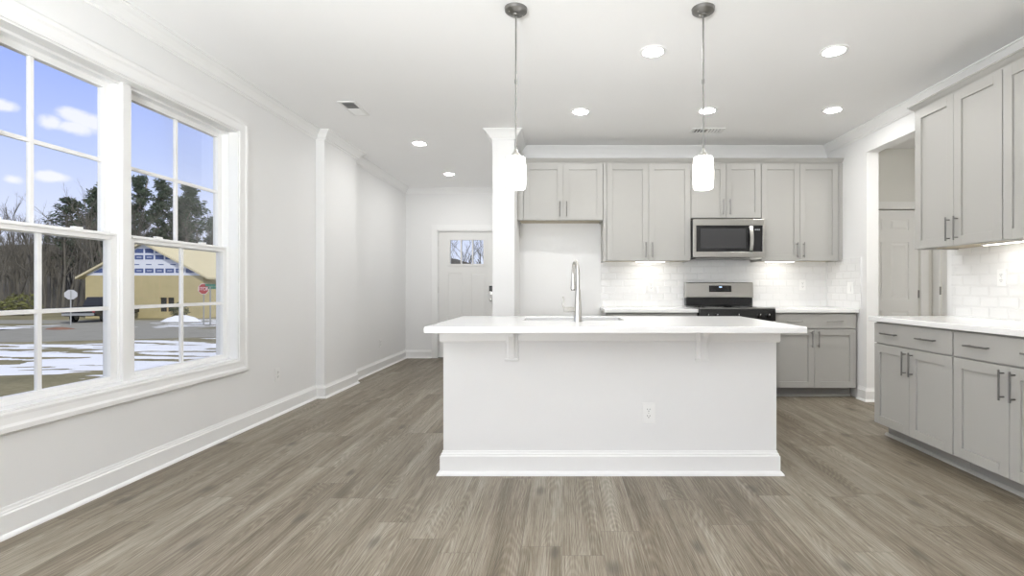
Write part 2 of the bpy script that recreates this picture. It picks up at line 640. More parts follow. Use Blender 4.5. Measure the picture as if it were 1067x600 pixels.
# crown and baseboards
CROWN = [(0, ZC - .092), (.010, ZC - .092), (.012, ZC - .080), (.024, ZC - .076), (.034, ZC - .058), (.052, ZC - .034),
         (.068, ZC - .020), (.074, ZC - .012), (.086, ZC - .011), (.086, ZC - .0005), (0, ZC - .0005)]
m = MB().sweep([(XL, -3.06), (XL, 5.16), (-2.44, 5.16), (-2.44, 5.955), (XL, 5.955), (XL, YE), (-.714, YE),
                (-.714, 5.14), (-.49, 5.14), (-.49, YB), (XR, YB), (XR, -3.06)], CROWN)
struct(m.build('trim_1', M['trim']), 'white crown moulding running round the ceiling edge', 'trim')
BASE = [(0, 0), (.031, 0), (.029, .008), (.022, .017), (.0165, .020), (.0165, .105), (.011, .112), (.0105, .118), (.007, .124), (.005, .136), (0, .136)]
m = MB().sweep([(XL, -3.06), (XL, 5.16), (-2.44, 5.16), (-2.44, 5.955), (XL, 5.955), (XL, YE), (DX0 - .09, YE)], BASE)
struct(m.build('baseboard_left', M['trim']), 'white baseboard along the left wall to the front door', 'baseboard')
m = MB().sweep([(XR, 5.14), (XR, OY1), (3.15, OY1), (3.15, YB + .045)], BASE)
struct(m.build('baseboard_right', M['trim']), 'white baseboard round the wall end beside the hall opening', 'baseboard')
m = MB().sweep([(DX1 + .09, YE), (-.714, YE), (-.714, 5.14), (-.49, 5.14), (-.49, YB), (.43, YB)], BASE)
struct(m.build('baseboard_partition', M['trim']), 'white baseboard round the column and in the fridge alcove', 'baseboard')
m = MB().sweep([(3.15, 2.42), (3.15, OY0), (XR, OY0), (XR, 3.90)], BASE)
struct(m.build('baseboard_hall', M['trim']))

# window casing and mullion
m = MB()


def ring_x(m, xa, xb, y0, y1, z0, z1, w, mi=0):
    m.box(xa, xb, y0, y0 + w, z0, z1, mi).box(xa, xb, y1 - w, y1, z0, z1, mi)
    m.box(xa, xb, y0 + w, y1 - w, z0, z0 + w, mi).box(xa, xb, y0 + w, y1 - w, z1 - w, z1, mi)


CAS = [(0, 0), (0, .010), (.010, .013), (.025, .012), (.055, .015), (.068, .022), (.090, .022), (.096, .016), (.096, 0)]


def casing_loop(y0, y1, z0, z1):
    """mitred picture-frame casing on the left wall, profile (outwards, proud of wall)"""
    vs, fs = [], []
    k = len(CAS)
    for (y, z, sy, sz) in ((y0, z0, -1, -1), (y1, z0, 1, -1), (y1, z1, 1, 1), (y0, z1, -1, 1)):
        for o, h in CAS:
            vs.append((XL + h, y + sy * o, z + sz * o))
    for c in range(4):
        c2 = (c + 1) % 4
        for i in range(k):
            i2 = (i + 1) % k
            fs.append((c * k + i, c * k + i2, c2 * k + i2, c2 * k + i))
    return vs, fs


m.add(*casing_loop(WY0, WY1, WZ0, WZ1))
struct(m.build('trim_2', M['trim']), 'white moulded casing framing the double window', 'trim')
m = MB()
ring_x(m, -2.60, XL + .001, WY0, WY1, WZ0, WZ1, .012)
m.box(-2.69, -2.585, 2.987 - .030, 2.987 + .030, WZ0 + .012, WZ1 - .012)
struct(m.build('trim_3', M['trim'], bevel=.002), 'white jamb lining and centre mullion of the double window', 'trim')


def window(name, y0, y1, label):
    w = thing(name, label, 'window', (-2.64, (y0 + y1) / 2, WZ0))
    w['kind'] = 'structure'
    L = (-2.64, (y0 + y1) / 2, WZ0)

    def fin(m_, nm, mat, par, bev=.0015):
        m_.v = [(p[0] - L[0], p[1] - L[1], p[2] - L[2]) for p in m_.v]
        return m_.build(nm, mat, par, bevel=bev)
    m = MB()
    z0, z1 = WZ0 + .012, WZ1 - .012
    ring_x(m, -2.695, -2.60, y0, y1, z0, z1, .018)
    fin(m, 'window_frame', M['vinyl'], w)
    a, b = y0 + .018, y1 - .018
    zm0, zm1 = 1.405, 1.45
    for nm, xa, xb, za, zb in (('upper_sash', -2.688, -2.650, zm0, z1 - .010), ('lower_sash', -2.648, -2.610, z0 + .010, zm1)):
        m = MB()
        st = .043
        lo = .043 if nm == 'upper_sash' else .030
        hi = .043
        m.box(xa, xb, a, a + st, za, zb).box(xa, xb, b - st, b, za, zb)
        m.box(xa, xb, a + st, b - st, za, za + lo).box(xa, xb, a + st, b - st, zb - hi, zb)
        ym, zz = (a + b) / 2, (za + lo + zb - hi) / 2
        xc = (xa + xb) / 2
        m.box(xc - .009, xc + .009, ym - .011, ym + .011, za + lo, zb - hi)
        m.box(xc - .0085, xc + .0085, a + st, b - st, zz - .011, zz + .011)
        if nm == 'lower_sash':
            m.box(xb, xb + .010, a + .02, b - .02, zb - .018, zb - .008)
        s = fin(m, nm, M['vinyl'], w)
        fin(MB().box(xc - .002, xc + .002, a + st - .004, b - st + .004, za + lo - .004, zb - hi + .004), 'pane', M['glass'], s, 0)
        if nm == 'lower_sash':
            for yy in (ym - .2, ym + .2):
                fin(MB().box(xb - .03, xb - .006, yy - .025, yy + .025, zb, zb + .012), 'sash_lock', M['vinyl'], s)
    return w


window('window_1', WY0, 2.987 - .02, 'near double-hung white window with four panes per sash, cut off by photo edge')
window('window_2', 2.987 + .02, WY1, 'far double-hung white window looking onto the yellow house')


# ------------------------------------------------------------------ doors
def panel_door(name, label, loc, rot, w, h, panels, lite=None, mat=None):
    """local: x 0..w, front face y=0, slab to y=.044, z 0..h; panels are recessed rectangles"""
    d = thing(name, label, 'door', loc, rot)
    d['kind'] = 'structure'
    m = MB()
    holes = list(panels) + ([lite] if lite else [])
    xs = sorted({0, w, *[p[0] for p in holes], *[p[1] for p in holes]})
    zs = sorted({.006, h, *[p[2] for p in holes], *[p[3] for p in holes]})
    for i in range(len(xs) - 1):
        for k in range(len(zs) - 1):
            cx, cz = (xs[i] + xs[i + 1]) / 2, (zs[k] + zs[k + 1]) / 2
            inside = [p for p in holes if p[0] < cx < p[1] and p[2] < cz < p[3]]
            if not inside:
                m.box(xs[i], xs[i + 1], 0, .044, zs[k], zs[k + 1])
            elif inside[0] is not lite:
                m.box(xs[i], xs[i + 1], .009, .035, zs[k], zs[k + 1])
    for p in panels:
        q = .035
        m.hull([(p[0] + .012, .0095, p[2] + .012), (p[1] - .012, .0095, p[2] + .012), (p[1] - .012, .0095, p[3] - .012), (p[0] + .012, .0095, p[3] - .012)],
               [(p[0] + q, .003, p[2] + q), (p[1] - q, .003, p[2] + q), (p[1] - q, .003, p[3] - q), (p[0] + q, .003, p[3] - q)])
    slab = m.build('door_slab', mat or M['door'], d)
    return d, slab


w_ = .914
FD, slab = panel_door('door_1', 'white craftsman front door with three-pane glass at the hall end', (-2.003, YE + .03, 0), 0, w_, 2.035,
                      [(.14, .40, .25, 1.38), (.514, .774, .25, 1.38)], lite=(.178, .736, 1.50, 1.925))
m = MB()
for x0, x1, z0, z1 in ((.150, .764, 1.905, 1.945), (.150, .764, 1.480, 1.520), (.150, .19, 1.52, 1.905), (.724, .764, 1.52, 1.905)):
    m.box(x0, x1, -.010, .05, z0, z1)
for xm in (.178 + .558 / 3, .178 + 2 * .558 / 3):
    m.box(xm - .010, xm + .010, -.006, .05, 1.52, 1.905)
m.build('lite_frame', M['door'], slab, bevel=.002)
MB().box(.185, .729, .020, .024, 1.51, 1.915).build('pane', M['door_glass'], slab)
# keypad deadbolt and knob
m = MB().box(.820, .874, -.026, 0, 1.075, 1.165)
kp = m.build('keypad_lock', M['black'], FD, bevel=.006)
m = MB()
m.lathe([(.0, -.030), (.026, -.028), (.030, -.014), (.030, 0)], (.847, 0, 1.045), 20, 0, 'y')
m.box(.842, .852, -.042, -.028, 1.030, 1.060)
m.build('deadbolt_turn', M['nickel'], FD, smooth=True)
m = MB()
m.lathe([(0, -.062), (.018, -.060), (.027, -.050), (.027, -.040), (.014, -.030), (.010, -.014), (.030, -.010), (.032, 0)], (.847, 0, .945), 20, 0, 'y')
m.build('knob', M['nickel'], FD, smooth=True)
for hz in (.25, 1.10, 1.85):
    m = MB()
    m.tube([(-.006, -.006, hz - .05), (-.006, -.006, hz + .05)], .007, 8)
    m.build('hinge', M['nickel'], FD)
m = MB()
for x0, x1, z0, z1 in ((-.019 - .085, -.012, 0, 2.065 + .085), (w_ + .012, w_ + .104, 0, 2.065 + .085), (-.012, w_ + .012, 2.058, 2.065 + .085)):
    m.box(x0, x1, -.048, -.0301, z0, z1)
m.box(-.0185, -.003, -.03, .09, 0, 2.060).box(w_ + .003, w_ + .018, -.03, .09, 0, 2.060).box(-.0185, w_ + .018, -.03, .09, 2.038, 2.064)
m.build('door_frame', M['trim'], FD, bevel=.003)
MB().box(-.003, w_ + .003, -.035, .09, 0.0005, .012).build('threshold', M['dark_nickel'], FD, bevel=.002)

P6 = []
for xa, xb in ((.115, .330), (.430, .645)):
    P6 += [(xa, xb, 1.80, 1.93), (xa, xb, 1.00, 1.66), (xa, xb, .22, .86)]
HD, slab2 = panel_door('door_2', 'beige six-panel closet door at the end of the side hall', (HX0, 5.83, 0), 0, .76, 2.03, P6)
m = MB()
m.box(-.09, .0, -.036, -.0201, 0, 2.125).box(.762, .852, -.036, -.0201, 0, 2.125).box(0, .762, -.036, -.0201, 2.04, 2.125)
m.build('door_frame', M['door'], HD, bevel=.003)
for hz in (.25, 1.06, 1.82):
    m = MB()
    m.tube([(.757, -.008, hz - .045), (.757, -.008, hz + .045)], .007, 8)
    m.box(.752, .766, -.004, 0, hz - .045, hz + .045)
    m.build('hinge', M['dark_nickel'], HD)
m = MB()
m.lathe([(0, -.062), (.018, -.060), (.027, -.050), (.027, -.040), (.012, -.030), (.010, -.010), (.030, -.008), (.032, 0)], (.07, 0, .95), 16, 0, 'y')
m.build('knob', M['nickel'], HD, smooth=True)
P6b = []
for xa, xb in ((.115, .345), (.445, .675)):
    P6b += [(xa, xb, 1.80, 1.93), (xa, xb, 1.00, 1.66), (xa, xb, .22, .86)]
SD, slab3 = panel_door('door_3', 'beige door in the side hall showing one hinge beside the tiled wall', (4.29, 5.68, 0), -PI / 2, .79, 2.03, P6b)
m = MB()
m.box(-.09, .0, -.036, -.0201, 0, 2.125).box(.792, .882, -.036, -.0201, 0, 2.125).box(0, .792, -.036, -.0201, 2.04, 2.125)
m.build('door_frame', M['door'], SD, bevel=.003)
for hz in (.25, 1.10, 1.82):
    m = MB()
    m.tube([(.003, -.024, hz - .045), (.003, -.024, hz + .045)], .008, 8)
    m.build('hinge', M['dark_nickel'], SD)


# ------------------------------------------------------------------ cabinets (local: x 0..w, body front y=0, door front y=-.02)
def shaker(x0, x1, z0, z1, rail=.062, t=.020):
    m = MB()
    m.box(x0, x0 + rail, -t, -.001, z0, z1).box(x1 - rail, x1, -t, -.001, z0, z1)
    m.box(x0 + rail, x1 - rail, -t, -.001, z0, z0 + rail).box(x0 + rail, x1 - rail, -t, -.001, z1 - rail, z1)
    m.box(x0 + rail, x1 - rail, -t + .011, -.001, z0 + rail, z1 - rail)
    return m


def pull(cx, cz, vertical, length=.165, y=-.020):
    m = MB()
    h = length / 2
    p = h - .018
    if vertical:
        m.tube([(cx, y - .030, cz - h), (cx, y - .030, cz + h)], .0056, 8)
        for s in (-p, p):
            m.tube([(cx, y - .030, cz + s), (cx, y, cz + s)], .0045, 6)
    else:
        m.tube([(cx - h, y - .030, cz), (cx + h, y - .030, cz)], .0056, 8)
        for s in (-p, p):
            m.tube([(cx + s, y - .030, cz), (cx + s, y, cz)], .0045, 6)
    return m


def wall_cabinet(label, loc, rot, w, depth, h, group, filler_l=0.0, filler_r=0.0):
    t = thing('wall_cabinet', label, 'cabinet', loc, rot, group)
    m = MB().box(0, w, 0, depth, .012, h)
    m.box(0, .018, 0, depth, 0, .012).box(w - .018, w, 0, depth, 0, .012).box(.018, w - .018, 0, .018, 0, .012)
    m.build('body', M['cab'], t)
    MB().box(.018, w - .018, .018, depth - .001, .0085, .0118).build('underside_panel', M['cab_in'], t)
    if filler_l:
        MB().box(0, filler_l - .004, -.020, -.001, 0, h).build('filler_strip', M['cab'], t)
    if filler_r:
        MB().box(w - filler_r + .004, w, -.020, -.001, 0, h).build('filler_strip', M['cab'], t)
    a, b = filler_l + .003, w - filler_r - .003
    mid = (a + b) / 2
    for x0, x1, hx in ((a, mid - .0015, mid - .036), (mid + .0015, b, mid + .036)):
        d = shaker(x0, x1, .004, h - .003).build('door', M['cab'], t, bevel=.0012)
        pull(hx, .118, True).build('handle', M['dark_nickel'], d, smooth=True)
    return t


def base_cabinet(label, loc, rot, w, depth, group, end_l=False):
    t = thing('base_cabinet', label, 'cabinet', loc, rot, group)
    m = MB().box(0, w, 0, depth, .105, .876)
    m.build('body', M['cab'], t)
    m = MB().box(0, w, .090, depth, .0, .105)
    m.build('toe_kick', M['toe'], t)
    m = MB().prism([(.072, .0), (.090, .0), (.090, .019), (.084, .019), (.075, .011)], -.02 if end_l else 0, w, 'x')
    m.build('shoe_moulding', M['cab'], t)
    MB().box(.004, w - .004, -.020, -.001, .718, .866).build('drawer', M['cab'], t, bevel=.0012)
    dr = t.children[-1]
    for hx in (w * .25, w * .73):
        pull(hx, .792, False).build('handle', M['dark_nickel'], dr, smooth=True)
    a, b = .004, w - .004
    mid = w / 2
    for x0, x1, hx in ((a, mid - .0015, mid - .034), (mid + .0015, b, mid + .034)):
        d = shaker(x0, x1, .108, .708).build('door', M['cab'], t, bevel=.0012)
        pull(hx, .605, True).build('handle', M['dark_nickel'], d, smooth=True)
    return t


GU = 'grey wall cabinets'
YU = 5.452
wall_cabinet('short grey wall cabinet over the empty fridge alcove', (-.489, YU, 1.862), 0, .929 - .002, .307, .612, GU, filler_l=.070)
wall_cabinet('tall grey two-door wall cabinet left of the microwave', (.441, YU, 1.422), 0, .947, .307, 1.052, GU, filler_l=.036)
wall_cabinet('short grey wall cabinet directly above the microwave', (1.389, YU, 1.884), 0, .759, .307, .590, GU)
wall_cabinet('tall grey wall cabinet right of the microwave in the corner', (2.149, YU, 1.422), 0, .880, .307, 1.052, GU, filler_r=.044)
wall_cabinet('grey wall cabinet on the right wall next to the hall opening', (2.72, 3.855, 1.422), -PI / 2, .768, .309, 1.052, GU)
wall_cabinet('grey wall cabinet on the right wall cut off by the photo edge', (2.72, 3.085, 1.422), -PI / 2, .768, .309, 1.052, GU)

MOULD = [(0, 2.4745), (.004, 2.4745), (.006, 2.486), (.020, 2.498), (.034, 2.516), (.040, 2.518), (.040, 2.527), (0, 2.527)]
m = MB().sweep([(-.488, YU), (XR - .002, YU)], [(o + .006 if o > 0 else -.25, z) for o, z in MOULD])
tag(m.build('cabinet_moulding', M['cab']), 'grey cornice strip capping the cabinets along the back wall', 'moulding')
m = MB().sweep([(XR - .002, 3.857), (2.72, 3.857), (2.72, 2.317)], [(o + .006 if o > 0 else -.2, z) for o, z in MOULD])
tag(m.build('cabinet_moulding', M['cab']), 'grey cornice strip capping the right-hand wall cabinets under white crown', 'moulding')

GB = 'grey base cabinets'
YBASE = 5.170
base_cabinet('grey base cabinet left of the range, mostly hidden behind the island', (.441, YBASE, 0), 0, .944, .588, GB)
base_cabinet('grey base cabinet right of the range with two drawer pulls', (2.153, YBASE, 0), 0, .860, .588, GB)
base_cabinet('grey base cabinet on the right wall at its free end', (2.41, 3.855, 0), -PI / 2, .776, .618, GB, end_l=True)
base_cabinet('grey base cabinet on the right wall cut off by photo edge', (2.41, 3.077, 0), -PI / 2, .776, .618, GB)

# worktops
tag(MB().box(.430, 1.386, 5.125, 5.758, .878, .914).build('worktop', M['quartz'], bevel=.004), 'short white quartz worktop left of the range', 'worktop')
tag(MB().box(2.151, 3.027, 5.125, 5.758, .878, .914).build('worktop', M['quartz'], bevel=.004), 'white quartz worktop in the corner right of the range', 'worktop')
tag(MB().box(2.362, 3.027, 2.29, 3.885, .878, .914).build('worktop', M['quartz'], bevel=.004), 'long white quartz worktop along the right wall', 'worktop')

# tiled splashbacks
struct(MB().box(.441, XR - .008, YB - .008, YB - .0005, .9145, 1.440).build('wall_tile_back', M['tile_x']), 'white bevelled subway tile splashback behind the range', 'tiles')
m = MB().box(XR - .008, XR - .0005, 5.105, YB - .008, .9145, 1.440)
m.box(XR - .009, XR - .0005, 5.098, 5.105, .9145, 1.446)
struct(m.build('wall_tile_corner', M['tile_y']), 'white subway tile return in the kitchen corner', 'tiles')
struct(MB().box(XR - .008, XR - .0005, 2.30, 3.905, .9145, 1.440).build('wall_tile_right', M['tile_y']), 'white subway tile splashback over the right worktop', 'tiles')

# ------------------------------------------------------------------ island
IX0, IX1, IY0, IY1 = -.723, 1.300, 3.055, 3.78
t = thing('kitchen_island', 'white panelled kitchen island base standing in the middle', 'island', ((IX0 + IX1) / 2, (IY0 + IY1) / 2, 0))
L = Vector(t.location)


def loc_build(m_, nm, mat, par, Lv, **kw):
    m_.v = [(p[0] - Lv[0], p[1] - Lv[1], p[2] - Lv[2]) for p in m_.v]
    return m_.build(nm, mat, par, **kw)


# body stands open at the top behind the front panel so that the sink bowl hangs inside it
m = MB()
m.box(IX0, IX1, IY0, IY0 + .115, 0, .8775)
m.box(IX0, IX0 + .10, IY0 + .115, IY1, 0, .8775).box(IX1 - .10, IX1, IY0 + .115, IY1, 0, .8775)
m.box(IX0 + .10, IX1 - .10, IY0 + .115, IY1, .10, .12)
loc_build(m, 'body', M['island'], t, L)
m = MB().sweep([(IX0, IY1), (IX0, IY0), (IX1, IY0), (IX1, IY1)], [(0, .0), (.036, 0), (.034, .010), (.024, .022), (.0175, .024), (.0175, .112), (.012, .118), (.0115, .126), (.006, .131), (.004, .143), (0, .143)])
loc_build(m, 'baseboard', M['trim'], t, L)
m = MB().sweep([(IX0, IY1), (IX0, IY0), (IX1, IY0), (IX1, IY1)], [(0, .800), (.014, .802), (.018, .812), (.018, .8775), (0, .8775)])
loc_build(m, 'trim_board', M['trim'], t, L)
# kitchen side: grey door fronts
for k in range(4):
    x0 = IX0 + .10 + k * (IX1 - IX0 - .2) / 4 + .003
    x1 = IX0 + .10 + (k + 1) * (IX1 - IX0 - .2) / 4 - .003
    m = MB().box(x0, x1, IY1 - .02, IY1 - .001, .125, .8765)
    loc_build(m, 'door', M['cab'], t, L)
for cx in (-.305, .845):
    m = MB()
    m.box(cx - .036, cx + .036, IY0 - .014, IY0 - .0002, .700, .800)
    m.box(cx - .036, cx + .036, IY0 - .030, IY0 - .0182, .795, .8775)
    m.box(cx - .040, cx + .040, IY0 - .022, IY0 - .0002, .690, .704)
    cb = loc_build(m, 'corbel', M['trim'], t, L, bevel=.003)
    m = MB()
    pts = [(IY0 - .014, .7045), (IY0 - .030, .7045)]
    for q in range(9):
        a = q / 8 * PI / 2
        pts.append((IY0 - .085 + .055 * math.cos(a), .712 + .128 * math.sin(a)))
    pts += [(IY0 - .095, .842), (IY0 - .095, .8775), (IY0 - .030, .8775), (IY0 - .014, .80)]
    m.prism(pts, cx - .017, cx + .017, 'x')
    loc_build(m, 'brace', M['trim'], cb, L, bevel=.002)

# island worktop with the sink cut-out
SX0, SX1, SY0, SY1 = -.27, .42, 3.375, 3.745
CX0, CX1, CY0, CY1 = -.770, 1.360, 2.790, 3.856
m = MB()
xs, ys = [CX0, SX0, SX1, CX1], [CY0, SY0, SY1, CY1]
vs = [(x, y, z) for z in (.878, .914) for y in ys for x in xs]
ix = lambda i, j, k: k * 16 + j * 4 + i
fs = []
for i in range(3):
    for j in range(3):
        if (i, j) != (1, 1):
            fs.append((ix(i, j, 1), ix(i + 1, j, 1), ix(i + 1, j + 1, 1), ix(i, j + 1, 1)))
            fs.append((ix(i, j, 0), ix(i, j + 1, 0), ix(i + 1, j + 1, 0), ix(i + 1, j, 0)))
for i in range(3):
    fs.append((ix(i, 0, 0), ix(i + 1, 0, 0), ix(i + 1, 0, 1), ix(i, 0, 1)))
    fs.append((ix(i + 1, 3, 0), ix(i, 3, 0), ix(i, 3, 1), ix(i + 1, 3, 1)))
    fs.append((ix(0, i + 1, 0), ix(0, i, 0), ix(0, i, 1), ix(0, i + 1, 1)))
    fs.append((ix(3, i, 0), ix(3, i + 1, 0), ix(3, i + 1, 1), ix(3, i, 1)))
for a, b in (((1, 1), (2, 1)), ((2, 1), (2, 2)), ((2, 2), (1, 2)), ((1, 2), (1, 1))):
    fs.append((ix(*a, 0), ix(*a, 1), ix(*b, 1), ix(*b, 0)))
m.add(vs, fs)
tag(m.build('island_worktop', M['quartz'], bevel=.004), 'large white quartz worktop on top of the kitchen island', 'worktop')

# sink
t = thing('sink', 'undermount steel sink bowl sunk into the island worktop', 'sink', ((SX0 + SX1) / 2, (SY0 + SY1) / 2, .68))
L = Vector(t.location)
m = MB()
a0, a1, b0, b1, zt, zb = SX0 - .006, SX1 + .006, SY0 - .006, SY1 + .006, .8775, .69
th = .003
m.box(a0, a0 + th, b0, b1, zb, zt).box(a1 - th, a1, b0, b1, zb, zt).box(a0 + th, a1 - th, b0, b0 + th, zb, zt).box(a0 + th, a1 - th, b1 - th, b1, zb, zt)
m.box(a0, a1, b0, b1, zb - th, zb)
loc_build(m, 'bowl', M['sink'], t, L)
m = MB().lathe([(0, .001), (.030, .001), (.042, .004), (.044, 0.0002)], (.075, 3.56, zb), 20)
loc_build(m, 'drain', M['nickel'], t, L, smooth=True)

# faucet
FX, FY = .100, 3.245
t = thing('faucet', 'tall brushed nickel pull-down faucet standing on the island worktop', 'faucet', (FX, FY, .914), .18)
m = MB().lathe([(.0, .0003), (.029, .0003), (.029, .006), (.026, .010), (.025, .05), (.0225, .12), (.018, .18), (.0155, .205), (0, .205)], seg=24)
m.build('body', M['nickel'], t, smooth=True)
path = [(0, 0, .20), (0, 0, .26), (0, 0, .315)]
for q in range(1, 13):
    a = PI - q / 12 * PI * 1.0
    path.append((0, .075 + .075 * math.cos(a), .315 + .075 * math.sin(a)))
m = MB().tube(path, .0125, 14)
m.build('spout', M['nickel'], t, smooth=True)
m = MB().lathe([(0, .315), (.0140, .315), (.0155, .27), (.019, .215), (.019, .208), (.016, .206), (0, .206)], (0, .15, 0), 18)
sh = m.build('spray_head', M['nickel'], t, smooth=True)
MB().lathe([(0, .2055), (.014, .2055), (.014, .200), (0, .200)], (0, .15, 0), 16).build('nozzle', M['slot'], sh)
m = MB()
m.lathe([(0, -.092), (.017, -.090), (.0185, -.078), (.0185, -.040), (.015, -.034), (.015, -.010), (0, -.010)], (0, 0, .078), 18, 0, 'x')
m.tube([(-.080, 0, .084), (-.094, 0, .096), (-.099, 0, .112), (-.094, 0, .130), (-.092, 0, .146), (-.098, 0, .162)], [.0075, .0068, .006, .0055, .0055, .006], 10)
m.build('handle', M['nickel'], t, smooth=True)


# ------------------------------------------------------------------ outlets and switches (local: plate in x/z, front at -y)
def outlet(label, loc, rot, w=.074, h=.118, switch=False, name='wall_outlet'):
    t = thing(name, label, 'switch' if switch else 'outlet', loc, rot, None if switch else 'wall outlets')
    MB().box(-w / 2, w / 2, -.006, -.0004, -h / 2, h / 2).build('cover_plate', M['plate'], t, bevel=.003)
    if switch:
        p = MB().hull([(-.016, -.0062, -.033), (.016, -.0062, -.033), (.016, -.0062, .033), (-.016, -.0062, .033)],
                      [(-.015, -.013, -.032), (.015, -.013, -.032), (.015, -.008, .032), (-.015, -.008, .032)])
        p.build('rocker', M['plate'], t)
    else:
        for s in (-1, 1):
            cz = s * .0195
            m = MB()
            pts = [(.0165 * math.cos(a), cz + .0140 * max(-.82, min(.82, math.sin(a)))) for a in [k * PI / 8 for k in range(16)]]
            m.prism(pts, -.0085, -.0062, 'y')
            r = m.build('receptacle', M['plate'], t)
            m = MB()
            m.box(-.0085, -.0060, -.0095, -.0086, cz + .000, cz + .008).box(.0055, .0080, -.0095, -.0086, cz + .000, cz + .008)
            m.lathe([(0, -.0095), (.0028, -.0095), (.0028, -.0086)], (0, 0, cz - .0065), 10, 0, 'y')
            m.build('slots', M['slot'], r)
        MB().lathe([(0, -.0072), (.003, -.007), (.003, -.0061)], (0, 0, 0), 10, 0, 'y').build('screw', M['nickel'], t, smooth=True)
    return t


outlet('white outlet on the front panel of the island', (.523, IY0, .372), 0, .080, .126)
outlet('white outlet low on the left wall under the far window', (XL, 4.46, .363), PI / 2)
outlet('white outlet low on the left wall near the front door', (XL, 6.98, .363), PI / 2)
outlet('white outlet in the tiles left of the range', (1.015, YB - .008, 1.150), 0)
outlet('white outlet in the tiles between range and corner', (2.745, YB - .008, 1.165), 0)
outlet('white outlet in the tiles above the right worktop', (XR - .008, 3.455, 1.200), -PI / 2)
outlet('white rocker switch on the tiled corner return', (XR - .008, 5.27, 1.130), -PI / 2, .118, .118, switch=True, name='light_switch')

# ------------------------------------------------------------------ microwave (local origin at left-front-bottom of its face)
MX0, MX1, MYF, MZ0, MZ1 = 1.391, 2.148, 5.336, 1.445, 1.862
t = thing('microwave', 'stainless over-range microwave with black glass door', 'microwave', (MX0, MYF, MZ0))
W, H = MX1 - MX0, MZ1 - MZ0
MB().box(.0, W, .022, 5.755 - MYF, .012, H - .002).build('casing', M['black'], t, bevel=.003)
xd = .622
m = MB()
m.box(.0, xd, 0, .0215, H - .068, H).box(0, xd, 0, .0215, .012, .070)
m.box(0, .030, 0, .0215, .070, H - .068)
door = m.build('door', M['steel'], t, bevel=.003)
MB().box(.030, xd, .002, .0215, .0702, H - .0682).build('door_glass', M['black_glass'], door)
MB().box(.075, xd - .062, .0012, .0019, .108, H - .100).build('viewing_window', M['screen_grey'], door)
m = MB()
pts = []
for k in range(13):
    f = k / 12
    pts.append((xd - .014, -.012 - .026 * math.sin(f * PI), .078 + f * (H - .155)))
for k in range(len(pts) - 1):
    a, b = pts[k], pts[k + 1]
    m.hull([(a[0] - .018, a[1], a[2]), (a[0] + .018, a[1], a[2]), (a[0] + .018, a[1] + .012, a[2]), (a[0] - .018, a[1] + .012, a[2])],
           [(b[0] - .018, b[1], b[2]), (b[0] + .018, b[1], b[2]), (b[0] + .018, b[1] + .012, b[2]), (b[0] - .018, b[1] + .012, b[2])])
m.build('handle', M['nickel'], door)
m = MB()
m.box(xd + .003, W, 0, .0215, H - .068, H).box(xd + .003, W, 0, .0215, .012, .070).box(W - .022, W, 0, .0215, .070, H - .068)
cp = m.build('control_panel', M['steel'], t, bevel=.003)
MB().box(xd + .003, W - .022, .002, .0215, .0702, H - .0682).build('key_pad', M['black_glass'], cp)
m = MB()
for k in range(3):
    m.box(xd + .030 + k * .020, xd + .042 + k * .020, .0010, .0019, H - .120, H - .106)
m.build('clock_digits', plain('dim_digits', (.35, .37, .38), .5, var=.02), cp)
m = MB()
m.box(.04, W - .10, .05, .32, .0, .0118)
m.build('grease_filter', M['dark_nickel'], t)
m = MB().prism([(.03, .0118), (.05, -.006), (.13, -.006), (.15, .0118)], W - .14, W - .02, 'x')
m.build('task_lamp_cover', M['steel'], t)

# ------------------------------------------------------------------ range
RX0, RX1, RYF = 1.3895, 2.1485, 5.065
W = RX1 - RX0
t = thing('kitchen_range', 'stainless range with black cooktop and black control fascia', 'range', (RX0, RYF, 0))
D = 5.750 - RYF
MB().box(.004, W - .004, .045, D - .002, .03, .905).build('body', M['black'], t)
m = MB()
for sx in (.05, W - .05):
    for sy in (.10, D - .08):
        m2 = MB().lathe([(0, 0), (.018, 0), (.018, .030), (0, .030)], (sx, sy, 0), 12)
        m2.build('foot', M['black'], t)
ct = MB().box(0, W, .010, D - .105, .9055, .930).build('cooktop', M['black_glass'], t, bevel=.003)
rings = [(.20, .20, .10), (.56, .20, .085), (.20, .42, .08), (.56, .42, .10)]
for rx, ry, rr in rings:
    m = MB().lathe([(rr - .004, .9302), (rr, .9302), (rr, .9308), (rr - .004, .9308), (rr - .004, .9302)], (rx, ry, 0), 32)
    m.build('burner_ring', plain('burner_print', (.16, .16, .16), .3, var=.02), ct)
MB().box(-.0, W, .0, .012, .918, .932).build('front_trim', M['dark_nickel'], ct, bevel=.002)
fa = MB().hull([(0, .0, .795), (W, .0, .795), (W, .045, .795), (0, .045, .795)], [(0, .004, .9175), (W, .004, .9175), (W, .045, .9175), (0, .045, .9175)]).build('control_fascia', M['black'], t)
for kx in (.075, .165, W / 2, W - .165, W - .075):
    m = MB().lathe([(0, -.034), (.017, -.033), (.020, -.028), (.022, -.004), (.026, -.002), (.026, .0015)], (kx, .0, .855), 20, 0, 'y')
    kn = m.build('knob', M['black'], fa, smooth=True)
    MB().box(kx - .002, kx + .002, -.0352, -.0342, .858, .871).build('marker', M['white_sign'], kn)
od = MB().box(.004, W - .004, .004, .044, .235, .785).build('oven_door', M['steel'], t, bevel=.004)
MB().box(.10, W - .10, .0025, .0039, .33, .66).build('oven_window', M['black_glass'], od)
m = MB().tube([(.06, -.045, .735), (W - .06, -.045, .735)], .011, 12)
for hx in (.09, W - .09):
    m.tube([(hx, -.045, .735), (hx, .004, .735)], .009, 8)
m.build('handle', M['nickel'], od, smooth=True)
MB().box(.004, W - .004, .004, .044, .06, .225).build('storage_drawer', M['steel'], t, bevel=.004)
